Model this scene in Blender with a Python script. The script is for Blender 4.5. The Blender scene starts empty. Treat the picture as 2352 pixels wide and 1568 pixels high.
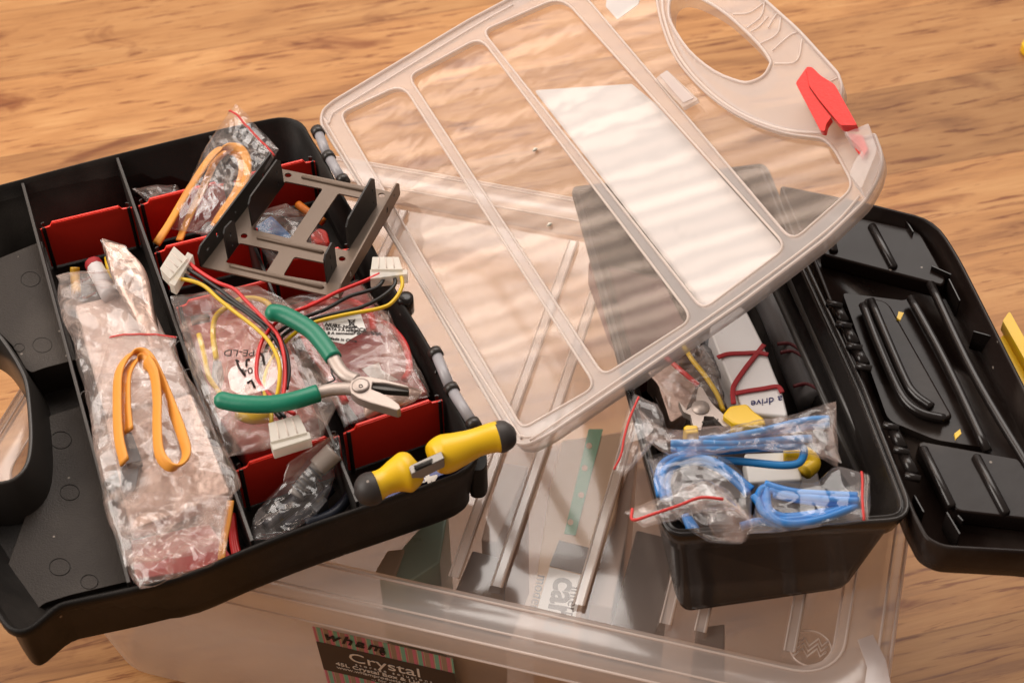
import bpy, bmesh, math, random
from mathutils import Vector, Matrix, noise
from mathutils.geometry import tessellate_polygon
random.seed(7)
sc = bpy.context.scene
COL = sc.collection
R = math.radians
# ------------------------------------------------------------------ camera
PW, PH, FPX = 2352.0, 1568.0, 3800.0
ZL = 0.24                       # top of the storage tub's lid
PITCH, ROLL, YAW = R(47.1), R(-1.0), R(-16.0)
CAMP = Vector((0, -.845 / math.tan(PITCH), ZL + .845))
FW = Vector((0, math.cos(PITCH), -math.sin(PITCH)))
r0 = Vector((1, 0, 0)); u0 = r0.cross(FW)
RT = r0 * math.cos(ROLL) + u0 * math.sin(ROLL)
UP = -r0 * math.sin(ROLL) + u0 * math.cos(ROLL)
cd = bpy.data.cameras.new('camera'); cam = bpy.data.objects.new('camera', cd); COL.objects.link(cam)
m = Matrix((RT, UP, -FW)).transposed().to_4x4(); m.translation = CAMP
cam.matrix_world = m
cd.sensor_width = 22.3; cd.lens = FPX / PW * 22.3
cd.clip_start = .05; cd.clip_end = 50
cd.dof.use_dof = True; cd.dof.focus_distance = 1.10; cd.dof.aperture_fstop = 8.0
sc.camera = cam
# ------------------------------------------------------------------ world: the dim warm room round the table-top scene
w = bpy.data.worlds.new('World'); sc.world = w; w.use_nodes = True
nt = w.node_tree; nt.nodes.clear()
out = nt.nodes.new('ShaderNodeOutputWorld'); bg = nt.nodes.new('ShaderNodeBackground')
tc = nt.nodes.new('ShaderNodeTexCoord'); sx = nt.nodes.new('ShaderNodeSeparateXYZ')
mr = nt.nodes.new('ShaderNodeMapRange'); mr.inputs[1].default_value = -.75; mr.inputs[2].default_value = .85
cr = nt.nodes.new('ShaderNodeValToRGB')
cr.color_ramp.elements[0].color = (.27, .215, .18, 1); cr.color_ramp.elements[1].color = (.58, .51, .47, 1)
cr.color_ramp.elements.new(.5).color = (.38, .315, .275, 1)
nt.links.new(tc.outputs['Generated'], sx.inputs[0]); nt.links.new(sx.outputs['Y'], mr.inputs[0])
nt.links.new(mr.outputs[0], cr.inputs[0]); nt.links.new(cr.outputs[0], bg.inputs[0]); nt.links.new(bg.outputs[0], out.inputs[0])
bg.inputs[1].default_value = .70
sc.view_settings.view_transform = 'Standard'; sc.view_settings.look = 'None'
sc.view_settings.exposure = 0.34; sc.view_settings.gamma = 1.0
sc.cycles.transparent_max_bounces = 40
sc.cycles.max_bounces = 8
sc.cycles.use_denoising = True
sc.cycles.caustics_reflective = False; sc.cycles.caustics_refractive = False
sc.cycles.sample_clamp_indirect = 6

def area(name, loc, target, sx_, sy_, power, col):
    l = bpy.data.lights.new(name, 'AREA'); l.shape = 'RECTANGLE'; l.size = sx_; l.size_y = sy_
    l.energy = power; l.color = col
    o = bpy.data.objects.new(name, l); COL.objects.link(o); o.location = loc
    o.rotation_euler = (Vector(target) - Vector(loc)).to_track_quat('-Z', 'Y').to_euler()
    return o
# daylight through a slatted blind at the far side of the room: one area lamp per gap between slats
TG = Vector((.0, .1, .34)); WDIR = Vector((-.475, .555, .68)).normalized(); WIN = TG + WDIR * 2.3
fwd = -WDIR
# the slats run as their mirror image on the tilted clear lid shows them
_n = Vector((-.347, -.155, .925))
def _hit(px, py):
    d = (FW * FPX + RT * (px - PW / 2) + UP * (PH / 2 - py)).normalized(); d = d - 2 * d.dot(_n) * _n
    o = TG; return o + d * ((WIN - o).dot(WDIR) / d.dot(WDIR))
side = (_hit(1300, 322) - _hit(900, 415)).normalized(); upv = side.cross(fwd).normalized()
NS = 34
for i in range(NS):
    p = WIN + upv * ((i - NS / 2 + 1.5) * .038)
    area('window_gap_lamp', p, p + fwd, 2.1, .020, .46 * (.45 + .9 * ((i * 7) % 5) / 5) * (1.0 if i < 20 else .5), (1.0, .76, .60)).rotation_euler = Matrix((side, upv, -fwd)).transposed().to_euler()
# plain window ahead above the scene; added key lamp to its left
area('key_area_lamp', (.35, 1.75, 2.5), (.1, 0, .2), 2.2, 1.8, 46, (1.0, .93, .87))
area('key_area_lamp', (-3.0, -.1, 2.5), (0, 0, .2), 2.6, 2.0, 88, (1.0, .92, .85))

# ------------------------------------------------------------------ pixel -> world helpers
def ray(px, py): return FW * FPX + RT * (px - PW / 2) + UP * (PH / 2 - py)
def U(px, py, z):
    d = ray(px, py); return CAMP + d * ((z - CAMP.z) / d.z)
def UPL(px, py, p0, n, off=0.0):
    d = ray(px, py); return CAMP + d * (((p0 - CAMP).dot(n)) / d.dot(n)) + n * off
def C3(x, y): return (344.5 + x * .3662, 287.1 + y * .3662)      # crop coordinates used when measuring
def C4(x, y): return (401.9 + x * .3662, 689.1 + y * .3662)
def C1(x, y): return (x * .3662, 229.7 + y * .3662)
def C2(x, y): return (x * .3662, 746.5 + y * .3662)
def C7(x, y): return (1320.7 + x * .3662, 516.8 + y * .3662)
def C8(x, y): return (1320.7 + x * .3662, 918.7 + y * .3662)
def C5(x, y): return (689.1 + x * .3776, 976.2 + y * .3776)
def G(x, y): return (1780 + x * .293, 402 + y * .293)
def G4(x, y): return (1780 + x * .3297, 804 + y * .3297)
# ------------------------------------------------------------------ materials
def mat(name, col, rough=.5, spec=.5, metal=0, var=.06, bump=.0, bscale=200, coat=0, dust=0):
    m = bpy.data.materials.new(name); m.use_nodes = True
    n = m.node_tree.nodes; l = m.node_tree.links; b = n['Principled BSDF']
    t = n.new('ShaderNodeTexCoord'); nz = n.new('ShaderNodeTexNoise'); nz.inputs['Scale'].default_value = 60; nz.inputs['Detail'].default_value = 4
    l.new(t.outputs['Object'], nz.inputs['Vector'])
    mx = n.new('ShaderNodeMix'); mx.data_type = 'RGBA'
    mx.inputs[6].default_value = tuple(c * (1 - var) for c in col) + (1,)
    mx.inputs[7].default_value = tuple(min(1, c * (1 + var)) for c in col) + (1,)
    l.new(nz.outputs['Fac'], mx.inputs[0])
    if dust:
        vo = n.new('ShaderNodeTexVoronoi'); vo.inputs['Scale'].default_value = 95; l.new(t.outputs['Object'], vo.inputs['Vector'])
        lt = n.new('ShaderNodeMath'); lt.operation = 'LESS_THAN'; lt.inputs[1].default_value = .085; l.new(vo.outputs['Distance'], lt.inputs[0])
        sp = n.new('ShaderNodeSeparateColor'); l.new(vo.outputs['Color'], sp.inputs[0])
        g = n.new('ShaderNodeMath'); g.operation = 'GREATER_THAN'; g.inputs[1].default_value = 1 - dust; l.new(sp.outputs[0], g.inputs[0])
        sc_ = n.new('ShaderNodeTexNoise'); sc_.inputs['Scale'].default_value = 14; sc_.inputs['Detail'].default_value = 6; l.new(t.outputs['Object'], sc_.inputs['Vector'])
        sm = n.new('ShaderNodeMapRange'); sm.inputs[1].default_value = .5; sm.inputs[2].default_value = .8; sm.inputs[4].default_value = .10; l.new(sc_.outputs['Fac'], sm.inputs[0])
        mu = n.new('ShaderNodeMath'); mu.operation = 'MULTIPLY'; l.new(lt.outputs[0], mu.inputs[0]); l.new(g.outputs[0], mu.inputs[1])
        ad = n.new('ShaderNodeMath'); ad.operation = 'MULTIPLY_ADD'; ad.inputs[1].default_value = .6; ad.use_clamp = True; l.new(mu.outputs[0], ad.inputs[0]); l.new(sm.outputs[0], ad.inputs[2])
        m2 = n.new('ShaderNodeMix'); m2.data_type = 'RGBA'; m2.inputs[7].default_value = (.42, .36, .31, 1); l.new(ad.outputs[0], m2.inputs[0]); l.new(mx.outputs[2], m2.inputs[6]); l.new(m2.outputs[2], b.inputs['Base Color'])
    else: l.new(mx.outputs[2], b.inputs['Base Color'])
    mp = n.new('ShaderNodeMapRange'); mp.inputs[3].default_value = max(.02, rough - .07); mp.inputs[4].default_value = min(1, rough + .07)
    l.new(nz.outputs['Fac'], mp.inputs[0]); l.new(mp.outputs[0], b.inputs['Roughness'])
    b.inputs['Metallic'].default_value = metal; b.inputs['Specular IOR Level'].default_value = spec
    b.inputs['Coat Weight'].default_value = coat
    if bump:
        n2 = n.new('ShaderNodeTexNoise'); n2.inputs['Scale'].default_value = bscale; n2.inputs['Detail'].default_value = 3
        l.new(t.outputs['Object'], n2.inputs['Vector'])
        bp = n.new('ShaderNodeBump'); bp.inputs['Strength'].default_value = bump; bp.inputs['Distance'].default_value = .001
        l.new(n2.outputs['Fac'], bp.inputs['Height']); l.new(bp.outputs[0], b.inputs['Normal'])
    return m

def film(name, haze=.2, hazecol=(.8, .76, .74), gloss=.25, rough=.12, bump=.3, bscale=30, crease=0.0, wav=None, tint=(1, 1, 1), fres=1.5):
    """thin see-through plastic: clear transmission + surface gloss + milky scatter"""
    m = bpy.data.materials.new(name); m.use_nodes = True
    n = m.node_tree.nodes; l = m.node_tree.links; n.clear()
    o = n.new('ShaderNodeOutputMaterial')
    t = n.new('ShaderNodeTexCoord')
    tr = n.new('ShaderNodeBsdfTransparent'); tr.inputs[0].default_value = tint + (1,)
    gl = n.new('ShaderNodeBsdfGlossy'); gl.inputs['Roughness'].default_value = rough; gl.inputs[0].default_value = (1, 1, 1, 1)
    df = n.new('ShaderNodeBsdfDiffuse'); df.inputs[0].default_value = hazecol + (1,)
    tl = n.new('ShaderNodeBsdfTranslucent'); tl.inputs[0].default_value = hazecol + (1,)
    mh = n.new('ShaderNodeMixShader'); mh.inputs[0].default_value = .4
    l.new(df.outputs[0], mh.inputs[1]); l.new(tl.outputs[0], mh.inputs[2])
    nz = n.new('ShaderNodeTexNoise'); nz.inputs['Scale'].default_value = bscale; nz.inputs['Detail'].default_value = 4
    nz.inputs['Distortion'].default_value = .6
    if wav:
        mpn = n.new('ShaderNodeMapping'); mpn.inputs['Scale'].default_value = wav
        l.new(t.outputs['Object'], mpn.inputs[0]); l.new(mpn.outputs[0], nz.inputs['Vector'])
    else: l.new(t.outputs['Object'], nz.inputs['Vector'])
    bp = n.new('ShaderNodeBump'); bp.inputs['Strength'].default_value = bump; bp.inputs['Distance'].default_value = .004
    l.new(nz.outputs['Fac'], bp.inputs['Height'])
    for s in (gl, df): l.new(bp.outputs[0], s.inputs['Normal'])
    fr = n.new('ShaderNodeLayerWeight'); fr.inputs[0].default_value = .5; l.new(bp.outputs[0], fr.inputs['Normal'])
    pw = n.new('ShaderNodeMath'); pw.operation = 'POWER'; pw.inputs[1].default_value = 4.0; l.new(fr.outputs['Facing'], pw.inputs[0])
    mu = n.new('ShaderNodeMath'); mu.operation = 'MULTIPLY_ADD'; mu.inputs[1].default_value = .7; mu.inputs[2].default_value = gloss * .25; mu.use_clamp = True
    l.new(pw.outputs[0], mu.inputs[0])
    m1 = n.new('ShaderNodeMixShader'); l.new(mu.outputs[0], m1.inputs[0]); l.new(tr.outputs[0], m1.inputs[1]); l.new(gl.outputs[0], m1.inputs[2])
    m2 = n.new('ShaderNodeMixShader'); m2.inputs[0].default_value = haze
    if crease:
        v = n.new('ShaderNodeTexNoise'); v.inputs['Scale'].default_value = 19; v.inputs['Detail'].default_value = 4; v.inputs['Distortion'].default_value = 1.2
        l.new(t.outputs['Object'], v.inputs['Vector'])
        a = n.new('ShaderNodeMath'); a.operation = 'SUBTRACT'; a.inputs[1].default_value = .5; l.new(v.outputs['Fac'], a.inputs[0])
        b = n.new('ShaderNodeMath'); b.operation = 'ABSOLUTE'; l.new(a.outputs[0], b.inputs[0])
        c = n.new('ShaderNodeMapRange'); c.inputs[1].default_value = 0; c.inputs[2].default_value = .055
        c.inputs[3].default_value = haze + crease; c.inputs[4].default_value = haze; l.new(b.outputs[0], c.inputs[0])
        l.new(c.outputs[0], m2.inputs[0])
    l.new(m1.outputs[0], m2.inputs[1]); l.new(mh.outputs[0], m2.inputs[2])
    l.new(m2.outputs[0], o.inputs[0])
    return m

BLACK = mat('black_plastic', (.012, .0105, .0095), .48, .19, bump=.25, bscale=900, dust=.10)
BLACKR = mat('black_rim_plastic', (.030, .026, .023), .36, .5)
BLACKG = mat('glossy_black_plastic', (.012, .009, .008), .24, .42)
KNOB = mat('black_rubber', (.035, .030, .028), .5, .4, dust=.2)
RED = mat('red_plastic', (.95, .048, .028), .38, .4, var=.03)
REDL = mat('red_latch_plastic', (.75, .025, .02), .38, .45, var=.03, bump=.2, bscale=500)
GREY = mat('grey_hinge_pin', (.36, .35, .37), .35, .5)
GREEN = mat('green_grip', (.005, .20, .115), .38, .45, bump=.1, bscale=400)
YEL = mat('yellow_plastic', (.80, .50, .008), .36, .5, var=.04)
YELW = mat('yellow_wire_skin', (.72, .46, .01), .4, .5)
ORG = mat('orange_cable_skin', (.80, .33, .045), .45, .4, bump=.15, bscale=300)
BLU = mat('blue_cable_skin', (.008, .20, .60), .36, .5)
BLUL = mat('light_blue_cable_skin', (.03, .27, .66), .36, .5)
RWIRE = mat('red_wire_skin', (.62, .015, .015), .38, .5)
BWIRE = mat('black_wire_skin', (.014, .013, .013), .4, .45)
NYL = film('milky_nylon', .62, (.92, .89, .80), .4, .3, .1)
STEEL = mat('brushed_steel', (.46, .39, .35), .50, .4, .75, var=.22, bump=.2, bscale=700)
DSTEEL = mat('dark_steel', (.06, .055, .05), .4, .5, .6)
BRK = mat('sheen_tinted_black_sheet', (.165, .115, .082), .46, .5, .2, bump=.12, bscale=1200)  # black paint, with the reflected window sheen mixed into its base as brown
BRKD = mat('black_painted_flange', (.018, .016, .015), .42, .4, bump=.12, bscale=1200)
PAPER = mat('white_paper', (.72, .70, .67), .6, .3, var=.03)
WHITEP = mat('white_plastic_wrap', (.70, .67, .66), .3, .5, var=.03, bump=.25, bscale=60)
RBAND = mat('red_rubber_band', (.33, .020, .025), .55, .3)
INK = mat('dark_ink', (.03, .022, .02), .6, .2)
INKB = mat('blue_ink', (.02, .02, .12), .6, .2)
WINK = mat('white_ink', (.78, .75, .70), .5, .3)
NAVY = mat('navy_card', (.012, .03, .20), .35, .5)
CONN = mat('grey_connector', (.09, .09, .095), .4, .5)
CARD = mat('tan_cardboard', (.66, .46, .31), .75, .2)
DARKB = mat('dark_brown_box', (.075, .055, .048), .5, .4)
MAUV = mat('grey_brown_box', (.42, .29, .22), .55, .4)
GRNP = mat('green_print', (.16, .42, .26), .55, .4)
SILV = mat('antistatic_foil', (.50, .36, .30), .34, .5, .55, var=.2, bump=1.0, bscale=160)
SEAL = mat('red_seal_line', (.62, .05, .045), .5, .3)
BLUEP = mat('blue_foam', (.02, .19, .50), .5, .4)
LBL = mat('white_label_sheet', (.68, .69, .71), .3, .5, var=.02)
BAG = film('clear_bag_film', .05, (.90, .64, .54), .22, .15, .25, 32, crease=.17)
BAGH = film('cloudy_bag_film', .075, (.92, .72, .63), .25, .13, .32, 22, crease=.24)
BAGT = film('thin_bag_film', .025, (.86, .76, .74), .22, .10, .28, 32, crease=.12)
CLEAR = film('clear_lid_panel_plastic', .20, (.90, .72, .61), .38, .04, .10, 4.5, wav=(1, 1, 1))
FROST = film('frosted_lid_rim_plastic', .31, (.90, .84, .82), .3, .22, .1, 40)
BEAD = film('lid_edge_bead_plastic', .66, (.98, .88, .82), .3, .12, .1, 40)
TAPE = film('tape_film', .55, (.86, .78, .76), .5, .2, .1)
TUBP = film('tub_wall_plastic', .30, (.84, .72, .64), .25, .3, .1, 20)
TLID = film('tub_lid_panel_plastic', .15, (.88, .74, .66), .35, .10, .10, 8)
TRIM = film('tub_lid_rim_plastic', .40, (.90, .82, .78), .5, .2, .05, 10)

# ------------------------------------------------------------------ object helpers
def link(name, me, parent=None, mtl=None, smooth=False):
    o = bpy.data.objects.new(name, me); COL.objects.link(o)
    if mtl is not None: me.materials.append(mtl)
    if smooth:
        for p in me.polygons: p.use_smooth = True
    if parent: o.parent = parent; o.matrix_parent_inverse = parent.matrix_world.inverted()
    return o
def thing(name, label, cat, loc, group=None):
    o = bpy.data.objects.new(name, None); COL.objects.link(o); o.location = loc; o.empty_display_size = .02
    o.matrix_world = Matrix.Translation(Vector(loc))
    o['label'] = label; o['category'] = cat
    if group: o['group'] = group
    return o
def tag(o, label, cat, group=None):
    o['label'] = label; o['category'] = cat
    if group: o['group'] = group
    return o
def mesh(name, vs, fs, mtl, parent=None, smooth=False, bevel=0, solid=0, auto=None):
    me = bpy.data.meshes.new(name); me.from_pydata([tuple(v) for v in vs], [], fs); me.update()
    bm = bmesh.new(); bm.from_mesh(me); bmesh.ops.remove_doubles(bm, verts=bm.verts, dist=1e-6)
    bmesh.ops.recalc_face_normals(bm, faces=bm.faces); bm.to_mesh(me); bm.free()
    o = link(name, me, parent, mtl, smooth)
    if solid:
        s = o.modifiers.new('s', 'SOLIDIFY'); s.thickness = solid; s.offset = 0
    if bevel:
        b = o.modifiers.new('b', 'BEVEL'); b.width = bevel; b.segments = 3; b.limit_method = 'ANGLE'; b.angle_limit = R(35)
        for p in me.polygons: p.use_smooth = True
        wn = o.modifiers.new('w', 'WEIGHTED_NORMAL'); wn.keep_sharp = True
    return o
def rnd(pts, r, seg=5):
    """rounded copy of a 2-D polygon; r one value or a list"""
    outp = []; n = len(pts)
    for i in range(n):
        p = Vector(pts[i][:2]); a = Vector(pts[i - 1][:2]); b = Vector(pts[(i + 1) % n][:2])
        rr = r[i] if isinstance(r, (list, tuple)) else r
        if rr <= 0: outp.append((p.x, p.y)); continue
        da = (a - p); db = (b - p); k = min(rr, da.length * .48, db.length * .48)
        s = p + da.normalized() * k; e = p + db.normalized() * k
        for j in range(seg + 1):
            t = j / seg; q = s * (1 - t) ** 2 + p * 2 * t * (1 - t) + e * t ** 2
            outp.append((q.x, q.y))
    return outp
def catmull(pts, sub=8, closed=False):
    P = [Vector(p) for p in pts]; n = len(P); outp = []
    rng = range(n if closed else n - 1)
    for i in rng:
        p0 = P[i - 1] if (i > 0 or closed) else P[0] * 2 - P[1]
        p1 = P[i]; p2 = P[(i + 1) % n]
        p3 = P[(i + 2) % n] if (i + 2 < n or closed) else P[-1] * 2 - P[-2]
        for j in range(sub):
            t = j / sub
            outp.append(.5 * ((2 * p1) + (p2 - p0) * t + (2 * p0 - 5 * p1 + 4 * p2 - p3) * t * t + (3 * p1 - p0 - 3 * p2 + p3) * t ** 3))
    if not closed: outp.append(P[-1].copy())
    return outp
def prism(name, pts, z0, z1, mtl, parent=None, bevel=0, holes=(), fn=None, fn0=None, smooth=False):
    """pixel polygon (with holes), unprojected at height z1, extruded down to z0"""
    fn = fn or (lambda x, y: U(x, y, z1))
    loops = [[fn(*p) for p in lp] for lp in [pts] + list(holes)]
    dz = (z0 - z1)
    vs = []; fs = []; idx = []
    for lp in loops:
        idx.append((len(vs), len(lp))); vs += lp
    nt_ = len(vs)
    low = [(v + Vector((0, 0, dz))) if fn0 is None else v + fn0 * dz for v in vs]
    tri = tessellate_polygon([[Vector((v.x, v.y, 0)) for v in lp] for lp in loops])
    if not holes:
        fs.append(tuple(range(nt_))); fs.append(tuple(range(2 * nt_ - 1, nt_ - 1, -1)))
    else:
        fs += [tuple(t) for t in tri]; fs += [tuple(nt_ + k for k in reversed(t)) for t in tri]
    for s, c in idx:
        for i in range(c):
            a = s + i; b = s + (i + 1) % c; fs.append((a, b, b + nt_, a + nt_))
    return mesh(name, vs + low, fs, mtl, parent, smooth, bevel)
def sweep(name, path, rad, mtl, parent=None, seg=8, flat=None, closed=False, upref=Vector((0, 0, 1)), cap=True, wide=None):
    """tube / flat ribbon; rad a number or list; flat=(half width, half height)"""
    n = len(path); vs = []; fs = []
    prev = None
    for i, p in enumerate(path):
        a = path[i - 1] if (i > 0 or closed) else path[0]; b = path[(i + 1) % n] if (i < n - 1 or closed) else path[-1]
        t = (b - a).normalized() if (b - a).length > 1e-9 else Vector((1, 0, 0))
        if prev is None:
            s = t.cross(upref); s = s.normalized() if s.length > 1e-4 else t.orthogonal().normalized()
        else:
            s = (prev - t * prev.dot(t)).normalized() if flat is None else None
            if s is None:
                s = t.cross(upref); s = s.normalized() if s.length > .08 else (prev - t * prev.dot(t)).normalized()
                if s.dot(prev) < 0: s = -s
        if wide is not None: s = (wide - t * wide.dot(t)).normalized()
        prev = s; q = s.cross(t).normalized()
        rr = rad[i] if isinstance(rad, (list, tuple)) else rad
        if flat:
            hw, hh = flat
            k = [(hw, hh * .4), (hw * .8, hh), (hw * .1, hh * .75), (-hw * .1, hh * .75), (-hw * .8, hh), (-hw, hh * .4), (-hw, -hh * .4), (-hw * .8, -hh), (hw * .8, -hh), (hw, -hh * .4)]
            for x, y in k: vs.append(p + s * x + q * y)
            m_ = len(k)
        else:
            for j in range(seg):
                an = 2 * math.pi * j / seg; ra, rb = rr if isinstance(rr, tuple) else (rr, rr)
                vs.append(p + s * math.cos(an) * ra + q * math.sin(an) * rb)
            m_ = seg
    for i in range(n if closed else n - 1):
        for j in range(m_):
            a = i * m_ + j; b = i * m_ + (j + 1) % m_; c = ((i + 1) % n) * m_ + (j + 1) % m_; d = ((i + 1) % n) * m_ + j
            fs.append((a, b, c, d))
    if cap and not closed:
        fs.append(tuple(range(m_ - 1, -1, -1))); fs.append(tuple((n - 1) * m_ + j for j in range(m_)))
    return mesh(name, vs, fs, mtl, parent, smooth=True)
def join(name, objs, parent=None):
    """merge freshly made meshes of one part into one object"""
    bm = bmesh.new(); mats = []
    dg = bpy.context.evaluated_depsgraph_get()
    bpy.context.view_layer.update()
    for o in objs:
        e = o.evaluated_get(bpy.context.evaluated_depsgraph_get()); me = bpy.data.meshes.new_from_object(e)
        me.transform(o.matrix_world)
        mt = o.data.materials[0]
        if mt not in mats: mats.append(mt)
        k = len(bm.faces); bm.from_mesh(me); bm.faces.ensure_lookup_table()
        for f in bm.faces[k:]: f.material_index = mats.index(mt)
        bpy.data.meshes.remove(me)
    me = bpy.data.meshes.new(name); bm.to_mesh(me); bm.free()
    for mt in mats: me.materials.append(mt)
    for o in objs: bpy.data.objects.remove(o)
    return link(name, me, parent)
def text(s, origin, ex, ey, size, mtl, name='lettering', parent=None, shear=0, bold=0, spacing=1.0, ext=.00012):
    """flat lettering: origin, unit baseline, unit up, cap size in metres"""
    cu = bpy.data.curves.new('t', 'FONT'); cu.body = s; cu.size = size; cu.shear = shear; cu.offset = bold; cu.extrude = ext
    cu.space_character = spacing; cu.resolution_u = 3
    o = bpy.data.objects.new('t', cu); COL.objects.link(o); bpy.context.view_layer.update()
    me = bpy.data.meshes.new_from_object(o.evaluated_get(bpy.context.evaluated_depsgraph_get()))
    bpy.data.objects.remove(o)
    ex = ex.normalized(); ey = (ey - ex * ey.dot(ex)).normalized(); ez = ex.cross(ey)
    M = Matrix((ex, ey, ez)).transposed().to_4x4(); M.translation = origin
    me.transform(M); me.materials.clear()
    return link(name, me, parent, mtl)
def ptext(s, p0, p1, z, hpx, mtl, parent=None, name='lettering', **k):
    """lettering on a level surface from pixel p0 towards p1"""
    a = U(*p0, z); b = U(*p1, z); ex = (b - a).normalized(); ey = Vector((-ex.y, ex.x, 0))
    return text(s, a, ex, ey, hpx, mtl, name, parent, **k)

# ------------------------------------------------------------------ floor
def make_floor():
    g0 = U(2059, 1468, 0); g1 = U(2352, 1401, 0); ang = math.atan2(g1.y - g0.y, g1.x - g0.x)
    ang = ang
    me = bpy.data.meshes.new('floor'); s = 4
    me.from_pydata([(-s, -s, 0), (s, -s, 0), (s, s, 0), (-s, s, 0)], [], [(0, 1, 2, 3)])
    m = bpy.data.materials.new('oak_laminate'); m.use_nodes = True
    n = m.node_tree.nodes; l = m.node_tree.links; b = n['Principled BSDF']
    t = n.new('ShaderNodeTexCoord'); mp = n.new('ShaderNodeMapping'); mp.vector_type = 'POINT'
    mp.inputs['Rotation'].default_value = (0, 0, -ang)
    l.new(t.outputs['Object'], mp.inputs[0])
    # shift so that a seam runs through g0
    c_, s_ = math.cos(-ang), math.sin(-ang); yy = g0.x * s_ + g0.y * c_
    PWD = .125
    mp.inputs['Location'].default_value = (0, -yy, 0)
    sp = n.new('ShaderNodeSeparateXYZ'); l.new(mp.outputs[0], sp.inputs[0])
    def M(op, a, bb=None, cc=None, clamp=False):
        x = n.new('ShaderNodeMath'); x.operation = op; x.use_clamp = clamp
        for i, v in enumerate((a, bb, cc)):
            if v is None: continue
            if isinstance(v, (int, float)): x.inputs[i].default_value = v
            else: l.new(v, x.inputs[i])
        return x.outputs[0]
    row = M('DIVIDE', sp.outputs['Y'], PWD); rf = M('FLOOR', row); fr = M('FRACT', row)
    wn = n.new('ShaderNodeTexWhiteNoise'); wn.noise_dimensions = '1D'; l.new(rf, wn.inputs['W'])
    xx = M('ADD', sp.outputs['X'], M('MULTIPLY', wn.outputs['Value'], 7.0))
    cb = n.new('ShaderNodeCombineXYZ'); l.new(xx, cb.inputs[0]); l.new(sp.outputs['Y'], cb.inputs[1]); l.new(M('MULTIPLY', rf, 3.7), cb.inputs[2])
    def NZ(scale, sxx, syy, det, dist=0, rough=.55):
        mm = n.new('ShaderNodeMapping'); mm.inputs['Scale'].default_value = (sxx, syy, 1); l.new(cb.outputs[0], mm.inputs[0])
        z = n.new('ShaderNodeTexNoise'); z.inputs['Scale'].default_value = scale; z.inputs['Detail'].default_value = det
        z.inputs['Distortion'].default_value = dist; z.inputs['Roughness'].default_value = rough
        l.new(mm.outputs[0], z.inputs['Vector']); return z.outputs['Fac']
    broad = NZ(4, 1.0, 5.5, 3, 1.2); fine = NZ(22, .8, 16, 6, .6, .7); dash = NZ(16, 1.0, 11, 4, .5, .65)
    knot = NZ(5.0, .9, 2.2, 4, 1.6)
    ramp = n.new('ShaderNodeValToRGB'); e = ramp.color_ramp
    e.elements[0].position = .33; e.elements[0].color = (.28, .118, .040, 1)
    e.elements[1].position = .68; e.elements[1].color = (.58, .315, .128, 1)
    e.elements.new(.5).color = (.47, .225, .080, 1)
    mixf = M('ADD', M('MULTIPLY', broad, .62), M('MULTIPLY', fine, .38)); l.new(mixf, ramp.inputs[0])
    def dark(prev, fac, col):
        x = n.new('ShaderNodeMix'); x.data_type = 'RGBA'; x.blend_type = 'MULTIPLY'; l.new(fac, x.inputs[0]); l.new(prev, x.inputs[6]); x.inputs[7].default_value = col
        return x.outputs[2]
    d1 = n.new('ShaderNodeMapRange'); d1.inputs[1].default_value = .56; d1.inputs[2].default_value = .66; l.new(dash, d1.inputs[0])
    c = dark(ramp.outputs[0], M('MULTIPLY', d1.outputs[0], .9), (.42, .26, .20, 1))
    d2 = n.new('ShaderNodeMapRange'); d2.inputs[1].default_value = .60; d2.inputs[2].default_value = .70; l.new(knot, d2.inputs[0])
    c = dark(c, M('MULTIPLY', d2.outputs[0], .8), (.40, .22, .15, 1))
    tone = n.new('ShaderNodeMapRange'); tone.inputs[3].default_value = .74; tone.inputs[4].default_value = 1.10; l.new(wn.outputs['Value'], tone.inputs[0])
    vm = n.new('ShaderNodeVectorMath'); vm.operation = 'SCALE'; l.new(c, vm.inputs[0]); l.new(tone.outputs[0], vm.inputs[3])
    seam = M('LESS_THAN', M('MINIMUM', fr, M('SUBTRACT', 1.0, fr) ), .007)
    c = dark(vm.outputs[0], M('MULTIPLY', seam, .45), (.3, .2, .15, 1))
    l.new(c, b.inputs['Base Color'])
    rr = n.new('ShaderNodeMapRange'); rr.inputs[3].default_value = .36; rr.inputs[4].default_value = .55; l.new(fine, rr.inputs[0]); l.new(rr.outputs[0], b.inputs['Roughness'])
    bp = n.new('ShaderNodeBump'); bp.inputs['Strength'].default_value = .25; bp.inputs['Distance'].default_value = .0006; l.new(fine, bp.inputs['Height']); l.new(bp.outputs[0], b.inputs['Normal'])
    b.inputs['Specular IOR Level'].default_value = .35
    o = link('floor', me, None, m); o['kind'] = 'structure'
make_floor()

# ------------------------------------------------------------------ storage tub
AX = Vector((-math.sin(YAW), math.cos(YAW), 0)); BX = Vector((math.cos(YAW), math.sin(YAW), 0))
O = U(-155, 1188, ZL); TL_, TW_ = .603, .402          # outer lid rectangle: along BX, along AX
def T(b, a, z): return Vector((O.x, O.y, 0)) + BX * b + AX * a + Vector((0, 0, z))
def tubloc(px, py, z):
    d = U(px, py, z) - O; d.z = 0; return d.dot(BX), d.dot(AX)
def rrect(ib, ia, r, n=8, ib2=None, ia2=None):
    b0, b1, a0, a1 = ib, TL_ - (ib if ib2 is None else ib2), ia, TW_ - (ia if ia2 is None else ia2); pts = []
    for cx, cy, s in ((b1 - r, a0 + r, -90), (b1 - r, a1 - r, 0), (b0 + r, a1 - r, 90), (b0 + r, a0 + r, 180)):
        for k in range(n + 1):
            t = R(s + 90 * k / n); pts.append((cx + r * math.cos(t), cy + r * math.sin(t)))
    return pts
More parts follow.
